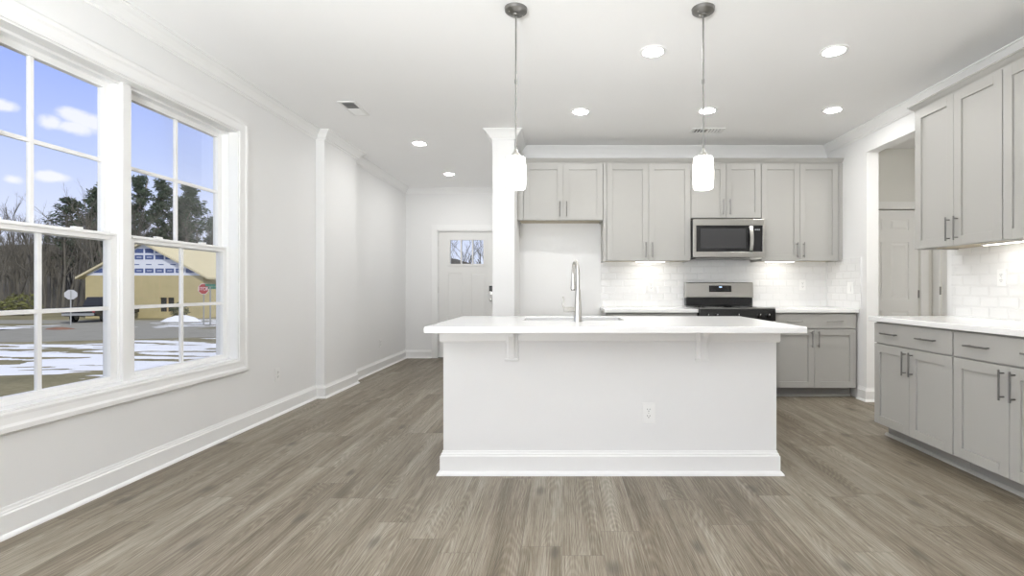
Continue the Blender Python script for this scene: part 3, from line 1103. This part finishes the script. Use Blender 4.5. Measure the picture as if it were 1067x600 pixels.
# backguard
yb0 = 5.655 - RYF
bgp = MB().prism([(yb0 + .010, 1.020), (yb0 - .002, 1.026), (yb0 + .012, 1.185), (yb0 + .022, 1.194), (D - .002, 1.194), (D - .002, 1.020)], 0.0, W, 'x').build('backguard', M['steel'], t, bevel=.003)
MB().box(.006, W - .006, yb0 + .016, D - .002, .9305, 1.0198).build('backguard_riser', M['black'], t)
m = MB().hull([(.262, yb0 - .0015, 1.086), (.512, yb0 - .0015, 1.086), (.512, yb0 + .02, 1.086), (.262, yb0 + .02, 1.086)],
              [(.262, yb0 + .0050, 1.158), (.512, yb0 + .0050, 1.158), (.512, yb0 + .02, 1.158), (.262, yb0 + .02, 1.158)])
dp = m.build('display_panel', M['black_glass'], bgp)
m = MB()
for k in range(3):
    m.box(.375 + k * .011, .382 + k * .011, yb0 + .0020, yb0 + .0045, 1.134, 1.147)
m.build('clock_digits', M['display'], dp)
kp_m = plain('key_print', (.10, .10, .13), .4, var=.02)
for k in range(8):
    kx = .285 + k * .014 + (.094 if k > 3 else 0)
    MB().box(kx, kx + .007, yb0 - .0004, yb0 + .003, 1.106, 1.110).build('touch_key', kp_m, dp)


# ------------------------------------------------------------------ pendants
def pendant(label, x, y):
    t = thing('pendant_light', label, 'pendant', (x, y, 1.70), 0, 'pendants over the island')
    z0 = 1.70
    m = MB().lathe([(0, 2.698), (.018, 2.700), (.022, 2.706), (.050, 2.712), (.063, 2.722), (.066, 2.7395), (0, 2.7395)], (0, 0, -z0), 32)
    cn = m.build('canopy', M['dark_nickel'], t, smooth=True)
    for k in range(2):
        a = .6 + k * PI
        MB().lathe([(0, 2.708), (.004, 2.709), (.005, 2.716)], (.044 * math.cos(a), .044 * math.sin(a), -z0), 10).build('cap_nut', M['nickel'], cn, smooth=True)
    m = MB().tube([(0, 0, 1.925 - z0), (0, 0, 2.702 - z0)], .0048, 10)
    for zz in (2.32,):
        m.lathe([(0, zz - .012), (.0075, zz - .012), (.0075, zz + .012), (0, zz + .012)], (0, 0, -z0), 12)
    m.build('rod', M['dark_nickel'], t, smooth=True)
    m = MB().lathe([(0, 1.936), (.008, 1.934), (.012, 1.915), (.022, 1.905), (.026, 1.895), (.026, 1.880), (0, 1.880)], (0, 0, -z0), 24)
    m.build('socket_cap', M['nickel'], t, smooth=True)
    m = MB().lathe([(0, 1.886), (.040, 1.886), (.051, 1.882), (.0545, 1.872), (.0590, 1.80), (.0585, 1.76), (.055, 1.708), (.050, 1.701), (.040, 1.700), (0, 1.700)], (0, 0, -z0), 32)
    m.build('lamp_shade', M['shade'], t, smooth=True)
    return t


pendant('left pendant with glowing white glass shade in front of the white column', -.268, 2.9)
pendant('right pendant with glowing white glass shade in front of the range cabinets', .812, 2.9)


# ------------------------------------------------------------------ recessed downlights
def downlight(label, x, y):
    t = thing('recessed_light', label, 'ceiling light', (x, y, ZC), 0, 'recessed ceiling lights')
    m = MB().lathe([(.066, -.0005), (.092, -.0005), (.090, -.006), (.072, -.009), (.066, -.005), (.066, -.0005)], seg=32)
    m.build('trim_ring', M['trim'], t, smooth=True)
    MB().lathe([(0, -.020), (.030, -.018), (.052, -.012), (.066, -.004), (.066, -.0006), (0, -.0006)], seg=32).build('lens', M['lamp'], t)
    area_light('lamp', (0, 0, -.022), (0, 0, -1), .13, .13, DOWNLIGHT_W, (1, .99, .97), t, 'DISK', math.radians(175))
    return t


downlight('recessed light between the two pendants, nearest row', .617, 3.42)
downlight('recessed light nearest the right wall cabinets, front row', 1.843, 3.41)
downlight('recessed light right of the column above the island sink', .166, 4.585)
downlight('recessed light partly behind the right pendant rod', 1.314, 4.56)
downlight('recessed light in the back row nearest the right corner', 2.44, 4.54)
downlight('recessed light in the entry hall, nearer of two', -1.589, 5.59)
downlight('recessed light in the entry hall closest to front door', -1.597, 7.09)


# ------------------------------------------------------------------ ceiling registers
def register(label, x0, x1, y0, y1):
    t = thing('ceiling_vent', label, 'vent', ((x0 + x1) / 2, (y0 + y1) / 2, ZC), 0, 'ceiling vents')
    a, b = (x1 - x0) / 2, (y1 - y0) / 2
    m = MB()
    w = .022
    m.box(-a, -a + w, -b, b, -.008, -.0005).box(a - w, a, -b, b, -.008, -.0005).box(-a + w, a - w, -b, -b + w, -.008, -.0005).box(-a + w, a - w, b - w, b, -.008, -.0005)
    fr = m.build('frame', M['vent'], t, bevel=.002)
    MB().box(-a + w, a - w, -b + w, b - w, -.0015, -.0005).build('duct_dark_sheet', M['duct'], t)  # thin sheet coloured as the shaded duct
    long_y = b > a
    n = 9
    L_ = (b if long_y else a) - w
    for k in range(n):
        c = -L_ + (k + .5) * 2 * L_ / n
        lean = .016 if k >= n // 2 else -.016
        th = .0012
        if long_y:
            m = MB().hull([(-a + w, c - th, -.0025), (a - w, c - th, -.0025), (a - w, c + th, -.0025), (-a + w, c + th, -.0025)],
                          [(-a + w, c + lean - th, -.011), (a - w, c + lean - th, -.011), (a - w, c + lean + th, -.011), (-a + w, c + lean + th, -.011)])
        else:
            m = MB().hull([(c - th, -b + w, -.0025), (c + th, -b + w, -.0025), (c + th, b - w, -.0025), (c - th, b - w, -.0025)],
                          [(c + lean - th, -b + w, -.011), (c + lean + th, -b + w, -.011), (c + lean + th, b - w, -.011), (c + lean - th, b - w, -.011)])
        m.build('louvre', M['vent'], t)
    return t


register('white ceiling vent near the left wall', -1.94, -1.79, 4.33, 4.68)
register('white ceiling vent above the microwave cabinets', 1.313, 1.644, 5.06, 5.22)


# ------------------------------------------------------------------ under-cabinet lights
def undercab(label, loc, rot, length):
    t = thing('under_cabinet_light', label, 'light', loc, rot, 'under-cabinet lights')
    MB().box(-length / 2, length / 2, -.022, .022, -.010, 0).build('housing', M['vent'], t, bevel=.002)
    MB().box(-length / 2 + .012, length / 2 - .012, -.016, .016, -.0125, -.0102).build('diffuser', M['led'], t)
    area_light('lamp', (0, 0, -.014), (0, .25, -1), length - .03, .02, UNDERCAB_W, (1, .97, .92), t)
    return t


undercab('slim lit strip under the cabinet left of the microwave', (.98, 5.60, 1.4304), 0, .34)
undercab('slim lit strip under the corner cabinet right of the microwave', (2.42, 5.60, 1.4304), 0, .34)
undercab('slim lit strip under the right wall cabinets', (2.88, 3.27, 1.4304), -PI / 2, .33)

# ------------------------------------------------------------------ outdoors
GZ = -.85
rng = random.Random(7)
# terrain: level yard, wooded bank beyond
vs, fs = [], []
gx = [-110 + 4 * k for k in range(46)]
gy = [-30, -10, 0, 6, 8.4] + [9 + 1.5 * k for k in range(30)] + [56 + 4 * k for k in range(16)]


def gz(x, y):
    if y < 50:
        return GZ
    return GZ + (7.6 if x < -20 else max(1.2, 7.6 - (x + 20) * .6)) * min(1, (y - 50) / 20.0) ** 1.2 + .8 * mnoise.noise(Vector((x * .06, y * .06, 0)))


for y in gy:
    for x in gx:
        vs.append((x, y, gz(x, y)))
nx = len(gx)
for j in range(len(gy) - 1):
    for i in range(nx - 1):
        fs.append((j * nx + i, j * nx + i + 1, (j + 1) * nx + i + 1, (j + 1) * nx + i))
m = MB()
m.add(vs, fs)
for k, f in enumerate(m.f):
    yy = sum(vs[i][1] for i in f) / 4
    m.mi[k] = 1 if yy > 44 else 0
struct(m.build('ground', [M['lawn'], M['litter']], smooth=True), 'winter lawn and wooded bank outside the windows', 'ground')


def strip(pts, z, name, mat, label, cat):
    m = MB()
    top = [(p[0], p[1], z) for p in pts]
    n = len(pts)
    m.add(top + [(p[0], p[1], z - .05) for p in pts], [tuple(range(n)), tuple(range(2 * n - 1, n - 1, -1))] + [(i, (i + 1) % n, n + (i + 1) % n, n + i) for i in range(n)])
    return struct(m.build(name, mat), label, cat)


def road_y(x, base):
    return base + .35 * (x + 19.7)


strip([(-70, 17.0), (-19.7, 18.3), (-14.7, 19.9), (6, 23.5), (6, 27.7), (-16.2, 24.3), (-22.5, 22.6), (-70, 21.2)], GZ + .02, 'road', M['asphalt'],
      'grey asphalt road crossing beyond the snowy lawn', 'road')
strip([(-25.6, 21.9), (-17.6, 24.0), (-17.8, 30.6), (-45, 31.2), (-45, 28.6), (-27.5, 27.6)], GZ + .014, 'side_road', M['asphalt'],
      'side street branching off towards the yellow house', 'road')


# snow lying on the lawn and verges (melted away round the posts, and under the heap)
CLEAR = [(-19.2, 26.9, .45, .4), (-18.35, 26.5, .5, .6), (-22.3, 29.6, 1.6, .9)]

def snow_sheet(name, label, x0, x1, y0f, y1f, thr, step, seed, stretch=(.32, 1.5)):
    vs, fs = [], []
    nxx = int((x1 - x0) / step)
    idx = {}
    rows = 70
    for i in range(nxx + 1):
        x = x0 + i * step
        ya, yb = y0f(x), y1f(x)
        for j in range(rows + 1):
            f = j / rows
            y = ya + (yb - ya) * f
            p = Vector((x * stretch[0], y * stretch[1], seed))
            n = mnoise.fractal(p, 1.0, 2.1, 5)
            edge = min(f, 1 - f) * 6
            h = (n - thr - .6 * max(0, 1 - edge)) * .06
            idx[i, j] = len(vs)
            vs.append((x, y, GZ + max(-.03, min(.05, h))))
    for i in range(nxx):
        for j in range(rows):
            q = (idx[i, j], idx[i + 1, j], idx[i + 1, j + 1], idx[i, j + 1])
            cx, cy = vs[q[0]][0] + step / 2, vs[q[0]][1]
            if any(((cx - ex) / ea) ** 2 + ((cy - ey) / eb) ** 2 < 1 for ex, ey, ea, eb in CLEAR):
                continue
            if max(vs[k][2] for k in q) > GZ - .002:
                fs.append(q)
    m = MB()
    m.add(vs, fs)
    return tag(m.build(name, M['snow'], smooth=True), label, 'snow', kind='stuff')


snow_sheet('snow', 'patchy snow lying over the lawn this side of the road', -26, -5,
           lambda x: 10.3 + .10 * (x + 14), lambda x: (18.2 if x < -19.7 else 18.3 + .32 * (x + 19.7)) - .1, -.09, .14, 3.1, (.42, 2.2))
snow_sheet('snow', 'band of snow on the verge left of the side street', -42, -26.2,
           lambda x: 22.4, lambda x: 26.6, -.20, .2, 8.3, (.3, 1.0))
snow_sheet('snow', 'band of snow on the verge before the yellow house', -24, -15,
           lambda x: 25.3 + .25 * (x + 17), lambda x: 32.4, -.12, .2, 5.7, (.3, .8))


# house under construction
HX, HXb, HY, HYb = -31.3, -23.55, 33.0, 46.0
HE, HP = 1.95, 4.05
hb = thing('unfinished_house', 'unfinished house sheathed in yellow boards with white wrap in the gable', 'house', ((HX + HXb) / 2, HY, GZ))
L = Vector(hb.location)
hm = (HX + HXb) / 2
m = MB()
wx0, wx1, wz0, wz1 = -26.42, -25.48, -.42, .50
for a, b, c, d_ in ((HX, wx0, GZ, HE), (wx1, HXb, GZ, HE), (wx0, wx1, GZ, wz0), (wx0, wx1, wz1, HE)):
    m.box(a, b, HY, HY + .15, c, d_)
m.box(HX, HX + .15, HY + .15, HYb, GZ, HE).box(HXb - .15, HXb, HY + .15, HYb, GZ, HE).box(HX + .15, HXb - .15, HYb - .15, HYb, GZ, HE)
loc_build(m, 'wall', M['osb'], hb, L)
m = MB()
for k in range(1, 7):
    xx = HX + k * 1.22
    m.box(xx - .012, xx + .012, HY - .004, HY - .0005, .62, HE) if not (wx0 < xx < wx1) else None
m.box(HX, HXb, HY - .004, HY - .0005, .60, .62)
loc_build(m, 'panel_seam', M['wood_raw'], hb, L)
m = MB().prism([(HX, HE), (HXb, HE), (hm, HP)], HY + .0, HY + .15, 'y')
gw = loc_build(m, 'gable_wrap', M['wrap'], hb, L)


def gable_half(z):
    return (HXb - HX) / 2 * (HP - z) / (HP - HE)


def clip_gable(poly):
    """keep the part of a polygon (x, z) that lies under both roof slopes"""
    for sg in (-1, 1):
        f = lambda p: (HXb - HX) / 2 * (HP - .10 - p[1]) / (HP - HE) - sg * (p[0] - hm)
        out = []
        for i in range(len(poly)):
            p, q = poly[i - 1], poly[i]
            a_, b_ = f(p), f(q)
            if (a_ >= 0) != (b_ >= 0):
                t_ = a_ / (a_ - b_)
                out.append((p[0] + (q[0] - p[0]) * t_, p[1] + (q[1] - p[1]) * t_))
            if b_ >= 0:
                out.append(q)
        poly = out
        if len(poly) < 3:
            return None
    return poly


for z in (2.12, 3.00, 3.42):
    for k in range(12):
        x = hm - 3.98 + k * .67
        pg = clip_gable([(x, z), (x + .56, z), (x + .56, z + .29), (x, z + .29)])
        if pg:
            blk = loc_build(MB().prism(pg, HY - .006, HY - .0005, 'y'), 'printed_block', M['wrap_blue'], gw, L)
            if len(pg) == 4 and abs(pg[0][1] - z) < 1e-6:
                loc_build(MB().box(x + .12, x + .44, HY - .008, HY - .0065, z + .125, z + .165), 'printed_line', M['wrap'], gw, L)
for k in range(6):
    m2x = hm - 2.3 + k * .80
    loc_build(MB().box(m2x, m2x + .36, HY - .004, HY - .0005, 2.64, 2.70), 'printed_line', M['wrap_blue'], gw, L)
m = MB()
ov = .45
sl = (HP - HE) / ((HXb - HX) / 2)
for s in (-1, 1):
    xe = hm + s * ((HXb - HX) / 2 + ov)
    ze = HE - sl * ov
    m.hull([(hm, HY - .25, HP), (xe, HY - .25, ze), (xe, HYb + .25, ze), (hm, HYb + .25, HP)],
           [(hm, HY - .25, HP + .13), (xe, HY - .25, ze + .13), (xe, HYb + .25, ze + .13), (hm, HYb + .25, HP + .13)])
loc_build(m, 'roof', M['osb_roof'], hb, L)
m = MB()
m.box(wx0, wx1, HY + .10, HY + .14, wz0, wz1)
wn = loc_build(m, 'window_dark_sheet', M['dark_open'], hb, L)  # dark sheet painted as the shaded interior
m = MB()
m.box(wx0 + .44, wx0 + .50, HY + .02, HY + .09, wz0, wz1).box(wx0, wx1, HY + .02, HY + .09, wz0 + .42, wz0 + .47)
loc_build(m, 'stud', M['wood_raw'], wn, L)
m = MB()
for yy in (35.0, 38.5):
    m2 = MB().box(HXb - .02, HXb + .012, yy, yy + 1.8, GZ + .1, 1.4)
    loc_build(m2, 'door_dark_sheet', M['dark_open'], hb, L)  # dark slab on the side wall, shade put into its colour


# road signs
def octagon(r):
    return [(r * math.cos(PI / 8 + k * PI / 4), r * math.sin(PI / 8 + k * PI / 4)) for k in range(8)]


def text_mesh(txt, size, name, mat, parent, loc, ext=.002):
    cu = bpy.data.curves.new(name, 'FONT')
    cu.body = txt
    cu.size = size
    cu.align_x = 'CENTER'
    cu.align_y = 'CENTER'
    cu.extrude = ext
    to = bpy.data.objects.new(name + '_curve', cu)
    COL.objects.link(to)
    dg = bpy.context.evaluated_depsgraph_get()
    me = bpy.data.meshes.new_from_object(to.evaluated_get(dg))
    bpy.data.objects.remove(to)
    bpy.data.curves.remove(cu)
    me.transform(Matrix.Rotation(PI / 2, 4, 'X'))
    me.materials.clear()
    me.materials.append(mat)
    o = bpy.data.objects.new(name, me)
    COL.objects.link(o)
    o.parent = parent
    o.location = loc
    return o


def stop_sign(label, x, y, zc, rot, R_):
    t = thing('stop_sign', label, 'sign', (x, y, GZ), rot, 'stop signs')
    h = zc - GZ
    MB().box(-.025, .025, .003, .04, -.0, h + R_ - .06).build('post', M['post'], t)
    m = MB().prism([(p[0], h + p[1]) for p in octagon(R_)], -.003, .0025, 'y')
    pl = m.build('sign_back', M['alu'], t)
    MB().prism([(p[0], h + p[1]) for p in octagon(R_ - .003)], -.005, -.0031, 'y').build('white_border', M['white_sign'], pl)
    fc = MB().prism([(p[0], h + p[1]) for p in octagon(R_ * .92)], -.007, -.0051, 'y').build('red_face', M['red'], pl)
    text_mesh('STOP', R_ * .80, 'lettering', M['white_sign'], pl, (0, -.0085, h))
    return t


stop_sign('red stop sign facing the window in front of the yellow house', -19.2, 26.9, 1.08, math.radians(0), .305)
stop_sign('grey back of a stop sign beside the side street, left window', -26.0, 26.6, .78, math.radians(218), .27)
t = thing('street_sign', 'green street name sign on a thin post beside the red stop sign', 'sign', (-18.55, 26.5, GZ))
MB().box(-.025, .025, -.025, .025, 0, 2.0601).build('post', M['post'], t)
MB().box(-.12, .40, -.010, .010, 1.93, 2.05).build('name_blade', M['green_sign'], t, bevel=.004)
MB().box(-.010, .010, -.38, .38, 2.06, 2.18).build('name_blade', M['green_sign'], t, bevel=.004)

# pickup truck
t = thing('pickup_truck', 'dark pickup truck parked on the side street', 'truck', (-27.75, 30.4, GZ), math.radians(104))
t.scale = (.84, .84, .84)
Lt, Wt = 5.2, 1.9
m = MB()
prof = [(-2.6, .55), (-2.6, .98), (-2.55, 1.06), (-.75, 1.08), (-.55, 1.10), (1.35, 1.10), (2.45, 1.0), (2.6, .85), (2.6, .5), (2.2, .42), (1.98, .42),
        (1.95, .62), (1.75, .78), (1.45, .78), (1.25, .62), (1.22, .42), (-1.12, .42), (-1.15, .62), (-1.35, .78), (-1.65, .78), (-1.85, .62), (-1.88, .42), (-2.3, .45)]
m.prism(prof, -Wt / 2, Wt / 2, 'y')
m.build('body', M['truck'], t, bevel=.03)
m = MB()
m.hull([(-.75, -.86, 1.08), (1.35, -.86, 1.08), (1.35, .86, 1.08), (-.75, .86, 1.08)], [(-.55, -.70, 1.72), (.65, -.70, 1.72), (.65, .70, 1.72), (-.55, .70, 1.72)])
cabn = m.build('cab', M['truck'], t, bevel=.05)
m = MB()
m.hull([(-.60, -.845, 1.14), (1.10, -.845, 1.14), (1.10, .845, 1.14), (-.60, .845, 1.14)], [(-.45, -.725, 1.62), (.60, -.725, 1.62), (.60, .725, 1.62), (-.45, .725, 1.62)])
m.build('side_window', M['black_glass'], cabn)
for wx in (-1.5, 1.6):
    for wy in (-.86, .86):
        m = MB().lathe([(0, -.11), (.30, -.11), (.36, -.08), (.36, .08), (.30, .11), (0, .11)], (wx, wy, .36), 20, 0, 'y')
        wh = m.build('wheel', M['tyre'], t, smooth=True)
        MB().lathe([(0, -.116), (.19, -.116), (.20, -.1105)], (wx, wy, .36), 16, 0, 'y').build('rim', M['post'], wh)
MB().box(-2.68, -2.6, -.9, .9, .50, .66).build('bumper', M['post'], t, bevel=.02)
MB().box(-2.625, -2.601, -.72, .72, .68, 1.03).build('tailgate', M['truck'], t, bevel=.01)
for s_ in (-1, 1):
    MB().box(-2.625, -2.601, s_ * .86 - .07, s_ * .86 + .07, .72, 1.0).build('tail_light', M['red'], t, bevel=.008)


# leafy tufts
def tufts(m, rng, center, radii, n, size, mi=0):
    for _ in range(n):
        while True:
            p = Vector((rng.uniform(-1, 1), rng.uniform(-1, 1), rng.uniform(-1, 1)))
            if p.length < 1:
                break
        p = Vector((center[0] + p.x * radii[0], center[1] + p.y * radii[1], center[2] + p.z * radii[2]))
        a = Vector((rng.uniform(-1, 1), rng.uniform(-1, 1), rng.uniform(-.6, .6))).normalized() * size * rng.uniform(.6, 1.3)
        b = Vector((rng.uniform(-1, 1), rng.uniform(-1, 1), rng.uniform(-1, 1))).normalized() * size * rng.uniform(.25, .5)
        m.add([p - a, p + b, p + a, p - b], [(0, 1, 2, 3)], mi)


def bare_tree_mesh(seed, h):
    r = random.Random(seed)
    m = MB()

    def grow(p, d, length, rad, depth):
        pts = [p]
        q = p.copy()
        dd = d.copy()
        n = 4
        for k in range(n):
            dd = (dd + Vector((r.uniform(-.14, .14), r.uniform(-.14, .14), r.uniform(-.02, .10)))).normalized()
            q = q + dd * length / n
            pts.append(q.copy())
        m.tube(pts, [rad * (1 - .65 * k / n) for k in range(n + 1)], 4 if depth == 0 else 3, cap=False)
        if depth >= 3:
            return
        kids = 9 if depth == 0 else (5 if depth == 1 else 5)
        for k in range(kids):
            f = r.uniform(.28 if depth == 0 else .25, 1.0)
            i = min(n - 1, int(f * n))
            base = pts[i].lerp(pts[i + 1], f * n - i)
            ax = Vector((r.uniform(-1, 1), r.uniform(-1, 1), r.uniform(.2, 1.0))).normalized()
            nd = (dd * .55 + ax * .8).normalized()
            grow(base, nd, length * r.uniform(.28, .5) * (1.0 if depth else .85), rad * .38 * (1.15 - f * .4), depth + 1)
    grow(Vector((0, 0, 0)), Vector((0, 0, 1)), h, h * .017, 0)
    return m


def place(o, x, y, s, rz, label, cat, group):
    o.location = (x, y, gz(x, y) - .05)
    o.scale = (s, s, s)
    o.rotation_euler = (0, 0, rz)
    tag(o, label, cat, group)


protos = [bare_tree_mesh(k, 8.0).build('bare_tree', M['bark']) for k in range(6)]
used = set()


def bare(x, y, s, label, group, k):
    p = protos[k % 6]
    if k % 6 in used:
        p = p.copy()
        COL.objects.link(p)
    used.add(k % 6)
    place(p, x, y, s, rng.uniform(0, 6.28), label, 'tree', group)


k = 0
for (ya, yb, n) in ((38, 44, 30), (44, 52, 60), (52, 62, 60)):
    for q in range(n):
        y = rng.uniform(ya, yb)
        f = (q + rng.random()) / n
        px = -25 + f * 265
        x = (px - 586) / 524 * y
        if HX - 2.5 < x < HXb + 2.5 and y < HYb + 2.5:
            continue
        bare(x, y, rng.uniform(.62, 1.0) * (1.0 if y < 50 else .85), 'bare grey-brown tree in the dense wood beyond the road', 'bare trees in the wood', k)
        k += 1
for px in (468, 474, 479, 486, 492, 498, 503, 508):
    y = rng.uniform(38, 46)
    bare((px - 586) / 524 * y, y, rng.uniform(.55, .66), 'bare tree seen through the glass of the front door', 'trees behind the front door', k)
    k += 1


def pine(label, px, y, h, crown0, spread, lean=0.0, dens=1.0, group='tall pines'):
    x = (px - 586) / 524 * y
    t = thing('pine_tree', label, 'tree', (x, y, gz(x, y) - .05), 0, group)
    t.rotation_euler = (0, lean, 0)
    r = random.Random(int(px * 7 + h))
    path = [(r.uniform(-.1, .1) * k, r.uniform(-.1, .1) * k, h * k / 6) for k in range(7)]
    tr = MB().tube(path, [.20 - .026 * k for k in range(7)], 7)
    fol = MB()
    nb = int(60 * dens)
    for k in range(nb):
        f = k / (nb - 1)
        z = h * (crown0 + (1.0 - crown0) * f)
        ln = spread * (.35 + .65 * math.sin(PI * min(1, (f * .85 + .18)))) * r.uniform(.6, 1.15)
        a = r.uniform(0, 2 * PI)
        base = Vector((0, 0, z - .2))
        tip = Vector((math.cos(a) * ln, math.sin(a) * ln, z + ln * r.uniform(.0, .35)))
        tr.tube([base, base.lerp(tip, .5) + Vector((0, 0, .08)), tip], [.045, .03, .012], 4, cap=False)
        for g in (.25, .6, 1.0):
            p = base.lerp(tip, g)
            tufts(fol, r, p, (.46 * spread / 1.4, .46 * spread / 1.4, .34), 34, .20)
    tr.build('trunk', M['bark_pine'], t)
    fol.build('foliage', M['needles'], t)
    return t


pine('tall dark pine left of the three in the far window', 145, 50, 13.4, .12, 1.35)
pine('tall dark pine in the middle of the far window, left of muntin', 169, 50, 13.0, .12, 1.45)
pine('tall dark pine right of the muntin in the far window', 199, 50, 12.4, .12, 1.6)
pine('slender shorter pine just right of the muntin in the far window', 188, 52, 11.2, .3, 1.3)
pine('windswept leaning pine with sparse layered branches in near window', 83, 50, 11.0, .42, 1.9, -.09, .55)
pine('dense green pine beside the mullion in near window', 104, 50, 12.0, .35, 1.6, 0, 1.2)
pine('broad low pine at the right edge of the wood', 222, 54, 8.6, .3, 1.2)


def shrub(name, label, x, y, rad, h, mat, n, size):
    t = thing(name, label, 'shrub', (x, y, GZ))
    r = random.Random(int(x * 10))
    m = MB()
    for k in range(6):
        a = k * 1.05
        m.tube([(0, 0, -.02), (math.cos(a) * rad * .5, math.sin(a) * rad * .5, h * .7)], [.03, .012], 4, cap=False)
    m.build('stems', M['bark'], t)
    m = MB()
    tufts(m, r, (0, 0, h * .55), (rad, rad, h * .5), n, size)
    m.build('foliage', mat, t)


shrub('bush', 'round dark bush in front of the yellow house wall', -24.2 + .6, 31.0, .48, 1.05, M['bush'], 500, .09)
shrub('wild_shrub', 'yellow-green shrub at the edge of the bare wood', -38.6, 36.0, 1.0, 1.6, M['scrub'], 500, .16)
shrub('wild_shrub', 'smaller yellow-green shrub left of the larger one', -41.2, 36.5, .8, 1.1, M['scrub'], 350, .15)


def mound(name, label, cat, x, y, rx, ry, h, mat, seed):
    r = random.Random(seed)
    vs, fs = [(0, 0, h)], []
    R_, S_ = 6, 18
    for i in range(1, R_ + 1):
        for s in range(S_):
            a = 2 * PI * s / S_
            f = i / R_
            k = 1 + .18 * math.sin(a * 3 + seed) + r.uniform(-.06, .06)
            vs.append((rx * f * k * math.cos(a), ry * f * k * math.sin(a), h * (1 - f * f) + (r.uniform(-.05, .05) * h if i < R_ else -.02)))
    for s in range(S_):
        fs.append((0, 1 + s, 1 + (s + 1) % S_))
    for i in range(R_ - 1):
        for s in range(S_):
            a, b = 1 + i * S_ + s, 1 + i * S_ + (s + 1) % S_
            fs.append((a, a + S_, b + S_, b))
    m = MB()
    m.add(vs, fs)
    o = m.build(name, mat, smooth=True, loc=(x, y, GZ))
    return tag(o, label, cat)


mound('snow_pile', 'heap of snow beside the round bush at the street corner', 'snow', -22.3, 29.6, 1.15, .6, .38, M['snow'], 3)
mound('soil_mound', 'low reddish soil mound on the snowy verge', 'soil', -23.9, 23.9, .7, .3, .12, M['clay'], 5)
